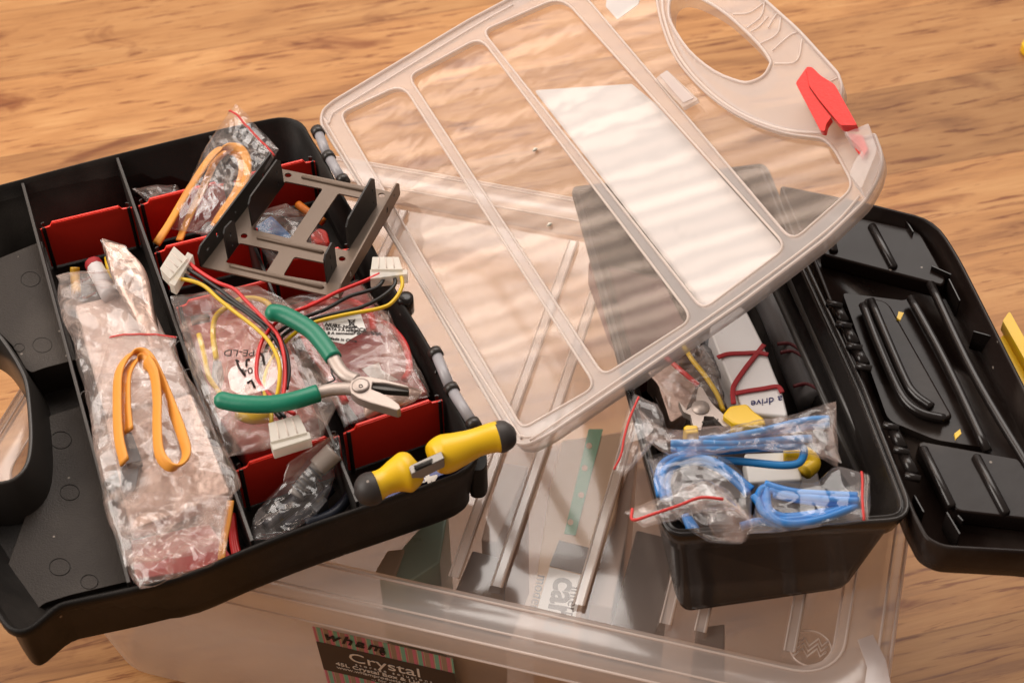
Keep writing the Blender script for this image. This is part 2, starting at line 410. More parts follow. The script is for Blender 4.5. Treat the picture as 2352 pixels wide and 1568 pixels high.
def rings(name, prof, mtl, parent, capb=True, capt=False, smooth=True):
    """prof: list of (ib, ia, r, z)"""
    vs = []; fs = []; n = None
    for ib, ia, r, z in prof:
        q = rrect(ib, ia, r); n = len(q); vs += [T(b, a, z) for b, a in q]
    for k in range(len(prof) - 1):
        for i in range(n):
            j = (i + 1) % n; fs.append((k * n + i, k * n + j, (k + 1) * n + j, (k + 1) * n + i))
    if capb: fs.append(tuple(range(n)))
    if capt: fs.append(tuple((len(prof) - 1) * n + i for i in range(n)))
    return mesh(name, vs, fs, mtl, parent, smooth)
tub = thing('storage_tub', 'large clear plastic storage tub with a striped sticker, standing on the wooden floor', 'storage box', T(.3, .2, 0))
rings('tub_body', [(.050, .056, .035, .003), (.044, .050, .04, .010), (.030, .034, .04, .12), (.020, .022, .04, ZL - .024), (.012, .012, .04, ZL - .0195)], TUBP, tub)
lid = rings('tub_lid', [(.000, .000, .036, ZL - .021), (.0005, .0005, .036, ZL - .010), (.003, .003, .034, ZL - .004), (.009, .009, .03, ZL), (.028, .030, .028, ZL - .001), (.033, .035, .026, ZL - .004), (.035, .037, .025, ZL - .010)], TRIM, tub, capb=False)
for ib_, z_, r_ in ((.0022, ZL - .0040, .0009), (.0098, ZL + .0002, .0008), (.0295, ZL - .0006, .0008), (.0352, ZL - .0098, .0009), (.0002, ZL - .0205, .0009)):
    sweep('rim_edge', [T(b, a, z_) for b, a in rrect(ib_, ib_, .034 - ib_ * .25)], r_, BEAD, lid, 6, closed=True)
# lid panel with raised ribs running across
def lidpanel():
    vs = []; fs = []
    ribs = []
    for px, py in ((1063, 1248), (1157, 1278), (1346, 1316), (1539, 1374), (1605, 1450), (1815, 1480)):
        ribs.append(tubloc(px, py, ZL)[0])
    b0, b1 = .0352, TL_ - .0352; a0, a1 = .0372, TW_ - .0372
    ribs = [.06, .115, .17, .2] + ribs
    ribs = sorted(r for r in ribs)
    xs = [(b0, 0)]
    for r in ribs:
        if r - .0045 <= xs[-1][0] or r + .0045 >= b1: continue
        xs += [(r - .0045, 0), (r - .0030, 1), (r + .0030, 1), (r + .0045, 0)]
    xs.append((b1, 0))
    for b, h in xs:
        for a, hh in ((a0, 0), (a0 + .006, 0), (a0 + .008, 1), (a1 - .008, 1), (a1 - .006, 0), (a1, 0)):
            vs.append(T(b, a, ZL - .0101 + .0035 * h * hh))
    for i in range(len(xs) - 1):
        for j in range(5):
            k = i * 6 + j; fs.append((k, k + 6, k + 7, k + 1))
    mesh('lid_panel', vs, fs, TLID, lid)
    for r_ in ribs:
        zz0 = ZL - .0101
        st_ = mesh('r', [T(r_ - .0024, a0 + .008, zz0 + .0040), T(r_ + .0024, a0 + .008, zz0 + .0040), T(r_ + .0024, a1 - .008, zz0 + .0040), T(r_ - .0024, a1 - .008, zz0 + .0040)], [(0, 1, 2, 3)], TRIM, None)
        e_ = [sweep('r', [T(r_ + k, a0 + .008, zz0 + .0042), T(r_ + k, a1 - .008, zz0 + .0042)], .0006, m_, None, 5) for k, m_ in ((-.0028, BEAD), (.0028, BEAD), (.0038, MAUV))]
        join('lid_rib', [st_] + e_, lid)
lidpanel()
# moulded round zigzag mark near the front right corner
eb, ea = tubloc(1862, 1487, ZL - .009)
def ringpts(cx, cy, r, n=40): return [T(cx + r * math.cos(2 * math.pi * i / n), cy + r * math.sin(2 * math.pi * i / n), ZL - .0094) for i in range(n)]
e1 = sweep('e', ringpts(eb, ea, .0125), .0005, BEAD, None, 5, closed=True)
zz = [sweep('e', [T(eb + x * .0125, ea + (y + k) * .0125, ZL - .0094) for x, y in ((-.75, -.35), (-.35, .2), (-.1, -.2), (.3, .35), (.5, -.05), (.75, .3))], .0007, BEAD, None, 5) for k in (-.3, 0, .3)]
join('moulded_emblem', [e1] + zz, lid)
# side clip, front right
b_, a_ = tubloc(2085, 1230, ZL - .02)
mesh('lid_clip', [T(TL_ + .001, .20, ZL - .006), T(TL_ + .001, .29, ZL - .006), T(TL_ + .004, .285, ZL - .055), T(TL_ + .004, .205, ZL - .055)], [(0, 1, 2, 3)], TRIM, tub, solid=.002)
# clear tape scraps on the front right corner
prism('tape_strip', [(1970, 1468), (2005, 1456), (2035, 1515), (2048, 1580), (1985, 1580), (1992, 1530)], ZL + .0004, ZL + .0010, TAPE, tub)

# sticker on the front wall
wa = T(.3, .030, .12); wb = T(.3, .022, ZL - .033); wn_ = (wb - wa).cross(BX).normalized()
if wn_.y > 0: wn_ = -wn_
def SW(px, py, off=.0008): return UPL(px, py, wa, wn_, off)
s_tl = SW(718, 1434); s_tr = SW(1044, 1530)
sex = (s_tr - s_tl); swid = sex.length; sex.normalize(); sdn = -(wb - wa).normalized()
sex = BX.copy(); swid = (s_tr - s_tl).dot(BX)
SH = .102
def SP(u, v, off=0.0): return s_tl + sex * (u * swid) + sdn * (v * SH) + wn_ * off
def quad(u0_, v0, u1_, v1, mtl, name, off, parent):
    return mesh(name, [SP(u0_, v0, off), SP(u1_, v0, off), SP(u1_, v1, off), SP(u0_, v1, off)], [(0, 1, 2, 3)], mtl, parent)
PINK = mat('pink_print', (.60, .18, .27), .5, .4); MINT = mat('mint_print', (.18, .46, .36), .5, .4); TAUP = mat('taupe_print', (.33, .25, .19), .5, .4); CREAM = mat('cream_print', (.62, .50, .40), .5, .4)
sticker = quad(0, 0, 1, 1, CREAM, 'sticker', 0, tub)
st = []; x = 0.0; random.seed(3); k = 0
wid = [.018, .010, .03, .012, .008, .034, .008]; cols = [PINK, CREAM, MINT, PINK, CREAM, TAUP, PINK]
while x < .995:
    wv = wid[k % 7]; x1 = min(1, x + wv)
    if cols[k % 7] is not CREAM: st.append(quad(x, 0, x1, 1, cols[k % 7], 's', .0002, None))
    x = x1; k += 1
join('sticker_stripes', st, sticker)
quad(0, .20, 1, .60, mat('dark_print', (.045, .032, .028), .5, .4), 'dark_band', .0004, sticker)
sup = -sdn
def stext(s, u, v, h, mtl, **kw): return text(s, SP(u, v, .0007), sex, sup, h, mtl, 'lettering', sticker, **kw)
stext('wham', .06, .135, .0150, INK, shear=.35, bold=.0003, spacing=1.25)
stext('Crystal', .22, .365, .0175, WINK)
stext('storage solutions', .26, .415, .0046, WINK, spacing=1.6)
stext('45L Crystal Box & Lid Clear', .11, .475, .0066, WINK, bold=.0001)
stext('www.whamproducts.co.uk', .11, .525, .0054, WINK)
stext('... for organising', .36, .575, .0052, WINK)
join('round_mark', [sweep('e', [SP(.49 + .018 * math.cos(t * .3), .13 + .038 * math.sin(t * .3), .0007) for t in range(21)], .0004, INK, None, 5, closed=True),
     sweep('e', [SP(.478, .12, .0007), SP(.484, .145, .0007), SP(.49, .12, .0007), SP(.496, .145, .0007), SP(.502, .12, .0007)], .0004, INK, None, 5)], sticker)

# boxes packed inside the tub, seen through the lid
ZI = ZL - .026
def inbox(name, pts, z1, z0, mtl, label, cat, bev=.0015):
    o = prism(name, pts, z0, z1, mtl, None, bev); return tag(o, label, cat)
inbox('cardboard_carton', [(1290, 1010), (1440, 990), (1415, 1180), (1335, 1400), (1225, 1375), (1262, 1120)], ZI, .05, CARD, 'tan carton inside the tub with a green strip and a card label on top', 'carton')
cart = bpy.data.objects['cardboard_carton']
prism('green_strip', [(1352, 985), (1385, 985), (1322, 1228), (1296, 1224)], ZI + .0003, ZI + .0008, GRNP, cart)
prism('dark_strip', [(1284, 1240), (1357, 1258), (1344, 1318), (1262, 1298)], ZI + .0003, ZI + .0008, DARKB, cart)
lb = prism('paper_label', [(1262, 1302), (1342, 1322), (1318, 1432), (1230, 1412)], ZI + .001, ZI + .0016, PAPER, cart)
for p in ((1353, 1023), (1343, 1074), (1335, 1136), (1310, 1198)):
    prism('printed_dot', [(p[0] + 7 * math.cos(t), p[1] + 7 * math.sin(t)) for t in [k * .63 for k in range(10)]], ZI + .0009, ZI + .0012, CARD, cart)
ptext('card', (1277, 1322), (1253, 1430), ZI + .0018, .0235, DARKB, cart, bold=.0006)
ptext('internal', (1313, 1345), (1293, 1435), ZI + .0018, .0100, DARKB, cart)
ptext('modem', (1236, 1318), (1213, 1410), ZI + .0012, .010, DARKB, cart)
inbox('video_case', [(1150, 1060), (1215, 1070), (1140, 1245), (1105, 1240)], ZI - .004, .06, MAUV, 'slim grey brown case inside the tub left of the card label box', 'case')
inbox('cable_pack', [(1085, 1262), (1160, 1282), (1085, 1405), (1030, 1392)], ZI - .004, .06, DARKB, 'dark clear-topped pack of leads lying in the tub near its front rim', 'pack')
inbox('disc_wallet', [(960, 1215), (1030, 1170), (1010, 1290), (925, 1345), (868, 1320)], ZI - .004, .06, mat('iridescent_sleeve', (.20, .34, .27), .3, .6), 'greenish disc sleeve inside the tub beneath the organiser edge', 'disc sleeve')
inbox('circuit_card', [(890, 1262), (930, 1258), (905, 1330), (860, 1312)], ZI + .001, ZI - .003, mat('gold_contacts', (.34, .25, .16), .4, .5), 'brown circuit card inside the tub on the greenish sleeve', 'circuit board')
inbox('paper_box', [(1400, 1195), (1468, 1010), (1440, 1230), (1408, 1395), (1352, 1385)], ZI - .01, .06, mat('pale_mauve_box', (.56, .42, .35), .6, .3), 'pale box inside the tub just right of the card label', 'box')
inbox('drive_caddy', [(1462, 1215), (1545, 1235), (1537, 1345), (1500, 1480), (1400, 1450), (1440, 1300)], ZI, .06, DARKB, 'dark drive caddy inside the tub under the small toolbox front corner', 'drive caddy')
inbox('battery_pack', [(1600, 1440), (1665, 1430), (1665, 1560), (1590, 1530)], ZI - .003, .06, mat('brown_case', (.13, .085, .065), .5, .4), 'brown block inside the tub in front of the small toolbox', 'case')

# ------------------------------------------------------------------ black organiser case
ZR = ZL + .055; ZB = ZL + .001; ZF = ZL + .010
case = thing('tool_organiser', 'big black organiser case with red dividers and open clear lid, lying on the tub', 'organiser case', U(450, 850, ZB))
oc = [(50, 412), (150, 385), (270, 354), (480, 303), (600, 277), (652, 270), (690, 283), (712, 318), (747, 375), (780, 440), (850, 560), (915, 683), (986, 800), (1032, 900), (1073, 985), (1090, 1035), (1086, 1058), (1062, 1080), (1024, 1098), (889, 1145), (720, 1202), (563, 1262), (437, 1315), (294, 1352), (181, 1376), (135, 1388), (100, 1415), (74, 1436), (46, 1446), (18, 1436), (-8, 1400), (-45, 1335), (-110, 1240), (-190, 1100), (-240, 950), (-230, 780), (-170, 620), (-110, 500), (-40, 440)]
oc3 = catmull([(x, y, 0) for x, y in oc], 3, True)
W2 = [U(p.x, p.y, ZR) for p in oc3]
def offs(loop, d):
    n = len(loop); res = []
    area_ = sum(loop[i].x * loop[(i + 1) % n].y - loop[(i + 1) % n].x * loop[i].y for i in range(n)); sgn = 1 if area_ > 0 else -1
    for i in range(n):
        t = (loop[(i + 1) % n] - loop[i - 1]); t.z = 0; t.normalize(); nn = Vector((-t.y, t.x, 0)) * sgn
        res.append(loop[i] + nn * d)
    return res
def atz(loop, z): return [Vector((v.x, v.y, z)) for v in loop]
hole = [(-10, 768), (18, 805), (40, 842), (55, 880), (63, 950), (65, 1010), (58, 1058), (38, 1088), (5, 1102), (-50, 1098), (-110, 1050), (-150, 960), (-160, 860), (-140, 790), (-90, 750), (-45, 748)]
hole3 = catmull([(x, y, 0) for x, y in hole], 3, True)
HT = ZR - .012
hl = [U(p.x, p.y, HT) for p in hole3]
lp = [atz(offs(W2, .0095), ZB), atz(offs(W2, .0062), ZB + .005), atz(offs(W2, -.0008), ZR - .006), atz(offs(W2, -.0014), ZR - .0055), atz(offs(W2, -.0014), ZR - .001), atz(offs(W2, .000), ZR), atz(offs(W2, .0008), ZR - .0003), atz(offs(W2, .0014), ZR - .002), atz(offs(W2, .0032), ZR - .003), atz(offs(W2, .0048), ZF)]
for k_, L in enumerate(lp[:2]):          # the underside curves up towards the handle end
    for i_, p_ in enumerate(oc3):
        t_ = max(0, min(1, (420 - p_.x) / 380)); k2_ = t_ * t_ * (3 - 2 * t_); L[i_].z += .0065 * k2_
        o_ = L[i_] - W2[i_]; o_.z = 0
        if o_.length > 0: L[i_] += o_.normalized() * .019 * k2_
vs = []; fs = []; n = len(W2)
for L in lp: vs += L
for k in range(len(lp) - 1):
    for i in range(n):
        j = (i + 1) % n; fs.append((k * n + i, k * n + j, (k + 1) * n + j, (k + 1) * n + i))
hin = atz(offs(hl, -.0012), 0)
def addplate(z, outer):
    hh = atz(offs(hl, -.002), z)
    base = len(vs)
    tri = tessellate_polygon([[Vector((v.x, v.y, 0)) for v in outer], [Vector((v.x, v.y, 0)) for v in hh]])
    vs.extend(outer); vs.extend(hh)
    fs.extend([tuple(base + k for k in t) for t in tri])
addplate(ZF, lp[-1]); addplate(ZB, lp[0])
mesh('case_body', vs, fs, BLACK, case, smooth=False)
cb_ = bpy.data.objects['case_body']
for p in cb_.data.polygons:
    if len(p.vertices) == 4: p.use_smooth = True
# handle ring wall
vs = []; fs = []
hlp = [atz(hl, ZB), atz(hl, HT - .001), atz(offs(hl, -.0008), HT), atz(offs(hl, -.0022), HT), atz(offs(hl, -.003), HT - .001), atz(offs(hl, -.010), ZF + .0004)]
nh = len(hl)
for L in hlp: vs += L
for k in range(len(hlp) - 1):
    for i in range(nh):
        j = (i + 1) % nh; fs.append((k * nh + i, k * nh + j, (k + 1) * nh + j, (k + 1) * nh + i))
mesh('handle_opening', vs, fs, BLACKR, case, smooth=True)
# raised tray at the back of the handle side, with moulded circles
FLOORM = mat('matt_black_floor', (.020, .0145, .011), .46, .30, bump=.3, bscale=900, dust=.25)
ZP = ZL + .034
plat = prism('raised_tray', rnd([(176, 825), (100, 845), (72, 856), (58, 845), (30, 795), (-20, 745), (-90, 740), (-150, 640), (-110, 610), (-20, 600), (96, 553)], [2, 20, 8, 4, 4, 4, 4, 4, 4, 4, 4]), ZF, ZP, FLOORM, case, .0015)
for cx, cy, r in ((70, 641, 22), (97, 792, 22), (44, 798, 12)):
    q = [U(cx + r * math.cos(t * .3), cy + r * .78 * math.sin(t * .3), ZP + .0001) for t in range(21)]
    sweep('moulded_circle', q, .0002, BLACK, plat, 5, closed=True)
ffl = prism('front_tray', rnd([(190, 930), (110, 955), (92, 1000), (84, 1090), (60, 1180), (20, 1290), (8, 1340), (40, 1400), (62, 1420), (100, 1385), (160, 1366), (292, 1335)], [2, 12, 10, 20, 20, 20, 10, 4, 6, 10, 10, 2]), ZF, ZF + .004, FLOORM, case, .0008)
for cx, cy, r in ((137, 1301, 24), (205, 1335, 20), (160, 1130, 22), (140, 1010, 24), (100, 1060, 18)):
    q = [U(cx + r * math.cos(t * .3), cy + r * .82 * math.sin(t * .3), ZF + .0042) for t in range(21)]
    sweep('moulded_circle', q, .0002, BLACK, ffl, 5, closed=True)
# long walls between compartments
def wallpx(a, b, z0, z1, th, mtl, name, parent, trim=0.0, bev=.0004):
    A = U(*a, z1); B = U(*b, z1); d = (B - A).normalized(); nn = Vector((-d.y, d.x, 0)) * th / 2
    A = A + d * trim; B = B - d * trim
    q = [A + nn, B + nn, B - nn, A - nn]; lo = [Vector((v.x, v.y, z0)) for v in q]
    return mesh(name, q + lo, [(0, 1, 2, 3), (7, 6, 5, 4), (0, 1, 5, 4), (1, 2, 6, 5), (2, 3, 7, 6), (3, 0, 4, 7)], mtl, parent, False, bev)
ZW = ZR - .0015
W1 = ((50, 414), (298, 1346)); WW2 = ((267, 356), (582, 1250)); WW3 = ((480, 306), (824, 1160))
for a, b in (W1, WW2, WW3): wallpx(a, b, ZF - .001, ZW, .0022, BLACKR, 'long_wall', case, .003)
# red slot-in dividers with their slot rails
reds = [((90, 518), (301, 468)), ((316, 465), (522, 413)), ((535, 409), (722, 362)), ((353, 574), (590, 516)), ((608, 612), (806, 563)), ((403, 699), (642, 637)), ((541, 1073), (778, 993)), ((788, 987), (1015, 910))]
def reddiv(a, b):
    A = U(*a, ZW - .0015); B = U(*b, ZW - .0015); d = (B - A); L = d.length; d.normalize(); nn = Vector((-d.y, d.x, 0)); th = .0007
    pts = [(0, ZF + .002), (L, ZF + .002), (L, ZW - .006), (L, ZW - .005), (L - .007, ZW - .004), (L - .009, ZW - .0008), (.009, ZW - .0008), (.007, ZW - .004), (0, ZW - .005)]
    f = [A + d * x + nn * th + Vector((0, 0, z - A.z)) for x, z in pts]; g = [v - nn * th * 2 for v in f]; k = len(pts)
    fs = [tuple(range(k)), tuple(range(2 * k - 1, k - 1, -1))] + [(i, (i + 1) % k, k + (i + 1) % k, k + i) for i in range(k)]
    o1 = mesh('d', f + g, fs, RED, None)
    c = mesh('d', [A + d * .009 + nn * .0014, A + d * (L - .009) + nn * .0014, A + d * (L - .009) - nn * .0014, A + d * .009 - nn * .0014] + [v + Vector((0, 0, -.003)) for v in [A + d * .009 + nn * .0014, A + d * (L - .009) + nn * .0014, A + d * (L - .009) - nn * .0014, A + d * .009 - nn * .0014]],
             [(0, 1, 2, 3), (7, 6, 5, 4), (0, 1, 5, 4), (1, 2, 6, 5), (2, 3, 7, 6), (3, 0, 4, 7)], RED, None)
    join('red_divider', [o1, c], case)
    for P_, s in ((A, 1), (B, -1)):
        c0 = P_ + d * s * .0008
        arc = [c0 + nn * (.0030 * math.sin(t)) + d * s * (.0032 - .0030 * math.cos(t)) * .7 for t in (-1.9, -1.3, -.7, 0, .7, 1.3, 1.9)]
        v = [Vector((p.x, p.y, ZW - .002)) for p in arc]; lo = [Vector((p.x, p.y, ZF)) for p in v]
        # open C-shaped rail: leave the gap for the divider
        o = mesh('slot_rail', v + lo, [(i, i + 1, i + 8, i + 7) for i in range(6) if i not in (2, 3)], BLACKR, case, solid=.0006)
for a, b in reds: reddiv(a, b)
for a, b in (((185, 826), (0, 0)), ((196, 905), (0, 0)), ((432, 855), (0, 0)), ((1010, 855), (0, 0)), ((414, 790), (0, 0)), ((175, 745), (0, 0))):
    c0 = U(*a, ZW); arc = [c0 + Vector((.003 * math.cos(t), .003 * math.sin(t), 0)) for t in (.3, .9, 1.5, 2.1, 2.7, 3.3)]
    mesh('slot_rail', arc + [Vector((p.x, p.y, ZF)) for p in arc], [(i, i + 1, i + 7, i + 6) for i in range(5)], BLACKR, case, solid=.0006)
# rear hinge skirt and knuckles
prism('hinge_skirt', rnd([(1050, 985), (1098, 1000), (1121, 1052), (1112, 1080), (1080, 1080)], [4, 6, 14, 20, 10]), ZB + .012, ZR - .014, BLACK, case, .002)
def knuckles(seq):
    for (x0, y0), (x1, y1), kind in seq:
        A = U(x0, y0, ZR + .001); B = U(x1, y1, ZR + .001)
        if kind == 'pin': sweep('hinge_pin', [A, B], .0036, GREY, case, 14)
        else: sweep('hinge_ring', [A, A.lerp(B, .5), B], .0048, BLACKR, case, 14)
knuckles([((727, 298), (733, 310), 'r'), ((733, 310), (752, 358), 'pin'), ((752, 356), (758, 366), 'r'), ((758, 366), (785, 412), 'pin'), ((785, 410), (791, 420), 'r'),
          ((997, 806), (1004, 818), 'r'), ((1004, 818), (1034, 890), 'pin'), ((1034, 888), (1041, 900), 'r'), ((1041, 900), (1086, 972), 'pin'), ((1084, 968), (1092, 982), 'r')])
kn = U(930, 685, ZR); sweep('catch_knob', [kn + Vector((0, 0, -.012)), kn + Vector((0, 0, .001)), kn + Vector((0, 0, .002))], [.0058, .0058, .003], BLACKG, case, 16)

# ------------------------------------------------------------------ clear lid of the organiser
H0 = U(740, 275, ZR); H1 = U(1185, 1015, ZR); FFP = U(2010, 440, .412)
LN = (H1 - H0).cross(FFP - H0).normalized()
if LN.z < 0: LN = -LN
def LPt(px, py, off=0.0): return UPL(px, py, H0, LN, off)
outer = [(738, 285), (743, 256), (767, 235), (1077, 50), (1183, -6), (1400, -118), (1470, -150), (1600, -140), (1690, -66), (1750, -4), (1835, 72), (1926, 172), (1935, 200), (1925, 262), (1950, 322), (1990, 318), (2010, 312), (2024, 350), (2027, 375), (2018, 412), (1990, 462), (1900, 548), (1700, 700), (1400, 905), (1260, 1000), (1215, 1022), (1188, 1020), (1165, 990), (960, 640)]
outer = rnd(outer, [12, 10, 10, 0, 0, 10, 20, 20, 10, 10, 20, 8, 8, 10, 8, 4, 3, 10, 10, 15, 20, 20, 20, 20, 20, 10, 10, 10, 30], 3)
panels = [rnd([(780, 262), (925, 193), (1370, 888), (1200, 985)], [22, 36, 30, 22]),
          rnd([(938, 176), (1104, 86), (1592, 733), (1386, 864)], [22, 30, 30, 26]),
          rnd([(1108, 72), (1290, -8), (1808, 568), (1614, 712)], [22, 40, 30, 26]),
          rnd([(1325, -30), (1505, -40), (1512, 30), (1545, 130), (1620, 215), (1700, 270), (1800, 308), (1893, 318), (1918, 345), (1963, 430), (1820, 556)], [20, 10, 60, 60, 60, 60, 60, 20, 20, 30, 34])]
hhole = [(p[0], p[1]) for p in catmull([(1536, 22, 0), (1542, 55, 0), (1582, 117, 0), (1640, 165, 0), (1699, 189, 0), (1728, 189, 0), (1755, 175, 0), (1769, 152, 0), (1768, 138, 0), (1740, 100, 0), (1673, 37, 0), (1618, 2, 0), (1570, -15, 0), (1543, -5, 0)], 3, True)]
clid = prism('clear_lid', outer, -.0012, .0, FROST, case, 0, holes=panels + [hhole], fn=lambda x, y: LPt(x, y, 0), fn0=LN)
for i, p in enumerate(panels):
    pts = [LPt(x, y, -.004) for x, y in p]
    # finely divided so that the slight waviness of the sheet shows in its reflections
    o = mesh('lid_window', pts, [tuple(range(len(pts)))], CLEAR, clid)
    ring0 = [LPt(x, y, .0003) for x, y in p]
    k = len(p); mesh('window_step', ring0 + pts, [(a, (a + 1) % k, k + (a + 1) % k, k + a) for a in range(k)], BEAD, clid, smooth=True)
    sweep('window_bead', ring0, .0009, BEAD, clid, 6, closed=True)
# side skirt all round and edge bead
sk0 = [LPt(x, y, .0012) for x, y in outer]; sk1 = [v - LN * .011 for v in sk0]; k = len(outer)
mesh('lid_skirt', sk0 + sk1, [(a, (a + 1) % k, k + (a + 1) % k, k + a) for a in range(k)], FROST, clid, smooth=True, solid=.0012)
sweep('lid_edge', sk0, .0011, BEAD, clid, 6, closed=True)
# grip strap ribs and deep handle well
def lcurve(pts, off, sub=6): return [LPt(p.x, p.y, off) for p in catmull([(x, y, 0) for x, y in pts], sub)]
arcs = [lcurve([(1522, -20), (1527, 45), (1560, 130), (1620, 203), (1700, 262), (1800, 300), (1895, 308)], .001),
        lcurve([(1530, -20), (1537, 45), (1568, 122), (1628, 192), (1706, 250), (1802, 288), (1890, 296)], -.004)]
for a in arcs: sweep('well_ridge', a, .0010, BEAD, clid, 6)
hh0 = [LPt(x, y, .0005) for x, y in hhole]; sweep('grip_edge', hh0, .0011, BEAD, clid, 6, closed=True)
hh1 = [v - LN * .016 for v in hh0]; k = len(hh0)
mesh('grip_wall', hh0 + hh1, [(a, (a + 1) % k, k + (a + 1) % k, k + a) for a in range(k)], FROST, clid, smooth=True)
for q in ([(1684, 34), (1724, 30), (1762, 2)], [(1716, 66), (1748, 40), (1757, 6)], [(1745, 103), (1785, 80), (1794, 42)], [(1775, 118), (1812, 85), (1831, 76)], [(1778, 148), (1830, 142), (1843, 92)], [(1765, 66), (1776, 46), (1785, 34)], [(1726, 74), (1745, 62), (1765, 40)], [(1888, 200), (1905, 190), (1926, 180)]):
    sweep('grip_rib', lcurve(q, .0006), .0006, BEAD, clid, 5)
for q in ([(1180, 12), (1077, 70), (790, 246), (766, 262), (757, 285), (760, 300), (965, 640), (1178, 975), (1196, 1000), (1225, 1002), (1262, 982), (1700, 680), (1900, 530), (1975, 452)],):
    sweep('lip_line', lcurve(q, .0006, 5), .0008, BEAD, clid, 5)
# small moulded block
prism('moulded_block', rnd([(1509, 186), (1535, 166), (1608, 235), (1572, 254)], 3), -.0035, .0, FROST, clid, .0006, fn=lambda x, y: LPt(x, y, .0030), fn0=LN)
prism('moulded_block_top', rnd([(1518, 180), (1536, 170), (1598, 233), (1574, 244)], 3), -.0006, .0, TAPE, clid, .0003, fn=lambda x, y: LPt(x, y, .0038), fn0=LN)
# white label sheet behind the third window
prism('label_sheet', rnd([(1220, 198), (1445, 183), (1500, 228), (1797, 560), (1612, 702)], [10, 2, 2, 26, 22]), -.0006, 0, LBL, clid, 0, fn=lambda x, y: LPt(x, y, -.0050), fn0=LN)
prism('label_sheet', rnd([(1395, -60), (1480, -60), (1460, 0), (1412, 35), (1385, 5)], 2), -.0005, 0, LBL, clid, 0, fn=lambda x, y: LPt(x, y, -.0050), fn0=LN)
# red latch
def L3(x, y, o): return LPt(x, y, o)
lt = thing  # (latch is a part)
la = prism('a', rnd([(1866, 188), (1880, 188), (1900, 208), (1932, 228), (1984, 322), (1946, 322), (1926, 299), (1898, 265), (1874, 232)], [6, 6, 8, 8, 5, 5, 3, 8, 5]), -.007, 0, REDL, None, .0012, fn=lambda x, y: LPt(x, y, .016), fn0=LN)
lb_ = prism('a', rnd([(1842, 222), (1865, 188), (1874, 235), (1898, 268), (1923, 300), (1912, 315), (1908, 332), (1898, 330)], [4, 2, 6, 6, 3, 3, 3, 4]), -.005, 0, REDL, None, .0010, fn=lambda x, y: LPt(x, y, .0145), fn0=LN)
lc = prism('a', [(1950, 312), (1984, 318), (1998, 350), (1985, 372), (1968, 350)], -.004, 0, REDL, None, .0008, fn=lambda x, y: LPt(x, y, .004), fn0=LN)
join('red_latch', [la, lb_, lc], clid)
# latch housing flap
prism('latch_housing', rnd([(1952, 332), (2006, 310), (2026, 372), (1990, 460), (1962, 425), (1975, 395), (1992, 372)], [2, 4, 10, 6, 6, 6, 4]), -.012, 0, FROST, clid, .001, fn=lambda x, y: LPt(x, y, .0125), fn0=LN)
CR = mat('crumb', (.75, .72, .62), .8)
for (x, y) in ((1225, 341), (1258, 513)):
    c_ = LPt(x, y, .001 - .004); sweep('crumb', [c_ + Vector((-.0016, -.001, .0006)), c_ + Vector((0, 0, .0012)), c_ + Vector((.0012, .0016, .0006))], [.0005, .0014, .0006], CR, None, 6)
    tag(bpy.data.objects[[o.name for o in COL.objects if o.name.startswith('crumb')][-1]], 'tiny pale crumb lying on the clear lid, ' + ('left of the white sheet' if y < 400 else 'nearer the hinge below the sheet'), 'crumb')

# ------------------------------------------------------------------ small black toolbox
ZTB = ZL + .0; ZT = ZL + .082
tbx = thing('toolbox', 'small black toolbox with its lid flung open, packed with cables and tools', 'toolbox', U(1700, 1000, ZL))
to = rnd([(1527, 1232), (1437, 905), (1308, 428), (1762, 372), (1850, 586), (1990, 885), (2112, 1192)], [46, 0, 18, 24, 0, 0, 70], 6)
to = [U(x, y, ZT) for x, y in to]
tb = rnd([(1562, 1414), (1335, 560), (1690, 500), (1952, 1366)], [30, 20, 20, 34], 6)
cen = sum(to, Vector()) / len(to)
# bottom loop made from the rim loop by the taper measured at the front corners
def lower(v, z):
    s = (ZT - z) / (ZT - ZTB)
    A = U(1532, 1230, ZT); B = U(2100, 1205, ZT); a2 = U(1566, 1413, ZTB); b2 = U(1950, 1368, ZTB)
    e = (B - A).normalized(); f = Vector((-e.y, e.x, 0))
    x = (v - A).dot(e); y = (v - A).dot(f); L = (B - A).length
    k = x / L
    d = (a2 - A) * (1 - k) + (b2 - B) * k; d.z = 0
    fy = max(0, min(1, (y) / .20)); d = d * (1 - fy) + Vector((d.x, -.006, 0)) * fy
    r = v + d * s; r.z = z; return r
prof = [(0, ZTB + .0005, .004), (0, ZTB + .004, .0005), (0, ZTB + .009, 0), (1, ZT - .016, .0035), (1, ZT - .015, .0005), (1, ZT - .002, 0), (1, ZT, .001), (1, ZT, .0025), (1, ZT - .002, .003), (1, ZT - .003, .0038), (1, ZT - .001, .0045), (1, ZT - .0012, .0055), (1, ZT - .004, .0062), (1, ZTB + .05, .007), (1, ZTB + .047, .010), (0, ZTB + .004, .0065)]
vs = []; fs = []; n = len(to)
offm = {}
for _, z, d in prof:
    base = [lower(v, z) for v in to]; vs += offs(base, d)
for kx in range(len(prof) - 1):
    for i in range(n):
        j = (i + 1) % n; fs.append((kx * n + i, kx * n + j, (kx + 1) * n + j, (kx + 1) * n + i))
fs.append(tuple(range(n))); fs.append(tuple((len(prof) - 1) * n + i for i in range(n)))
mesh('toolbox_body', vs, fs, mat('toolbox_plastic', (.014, .0115, .0105), .20, .36, bump=.08, bscale=400, dust=.06), tbx, smooth=True)
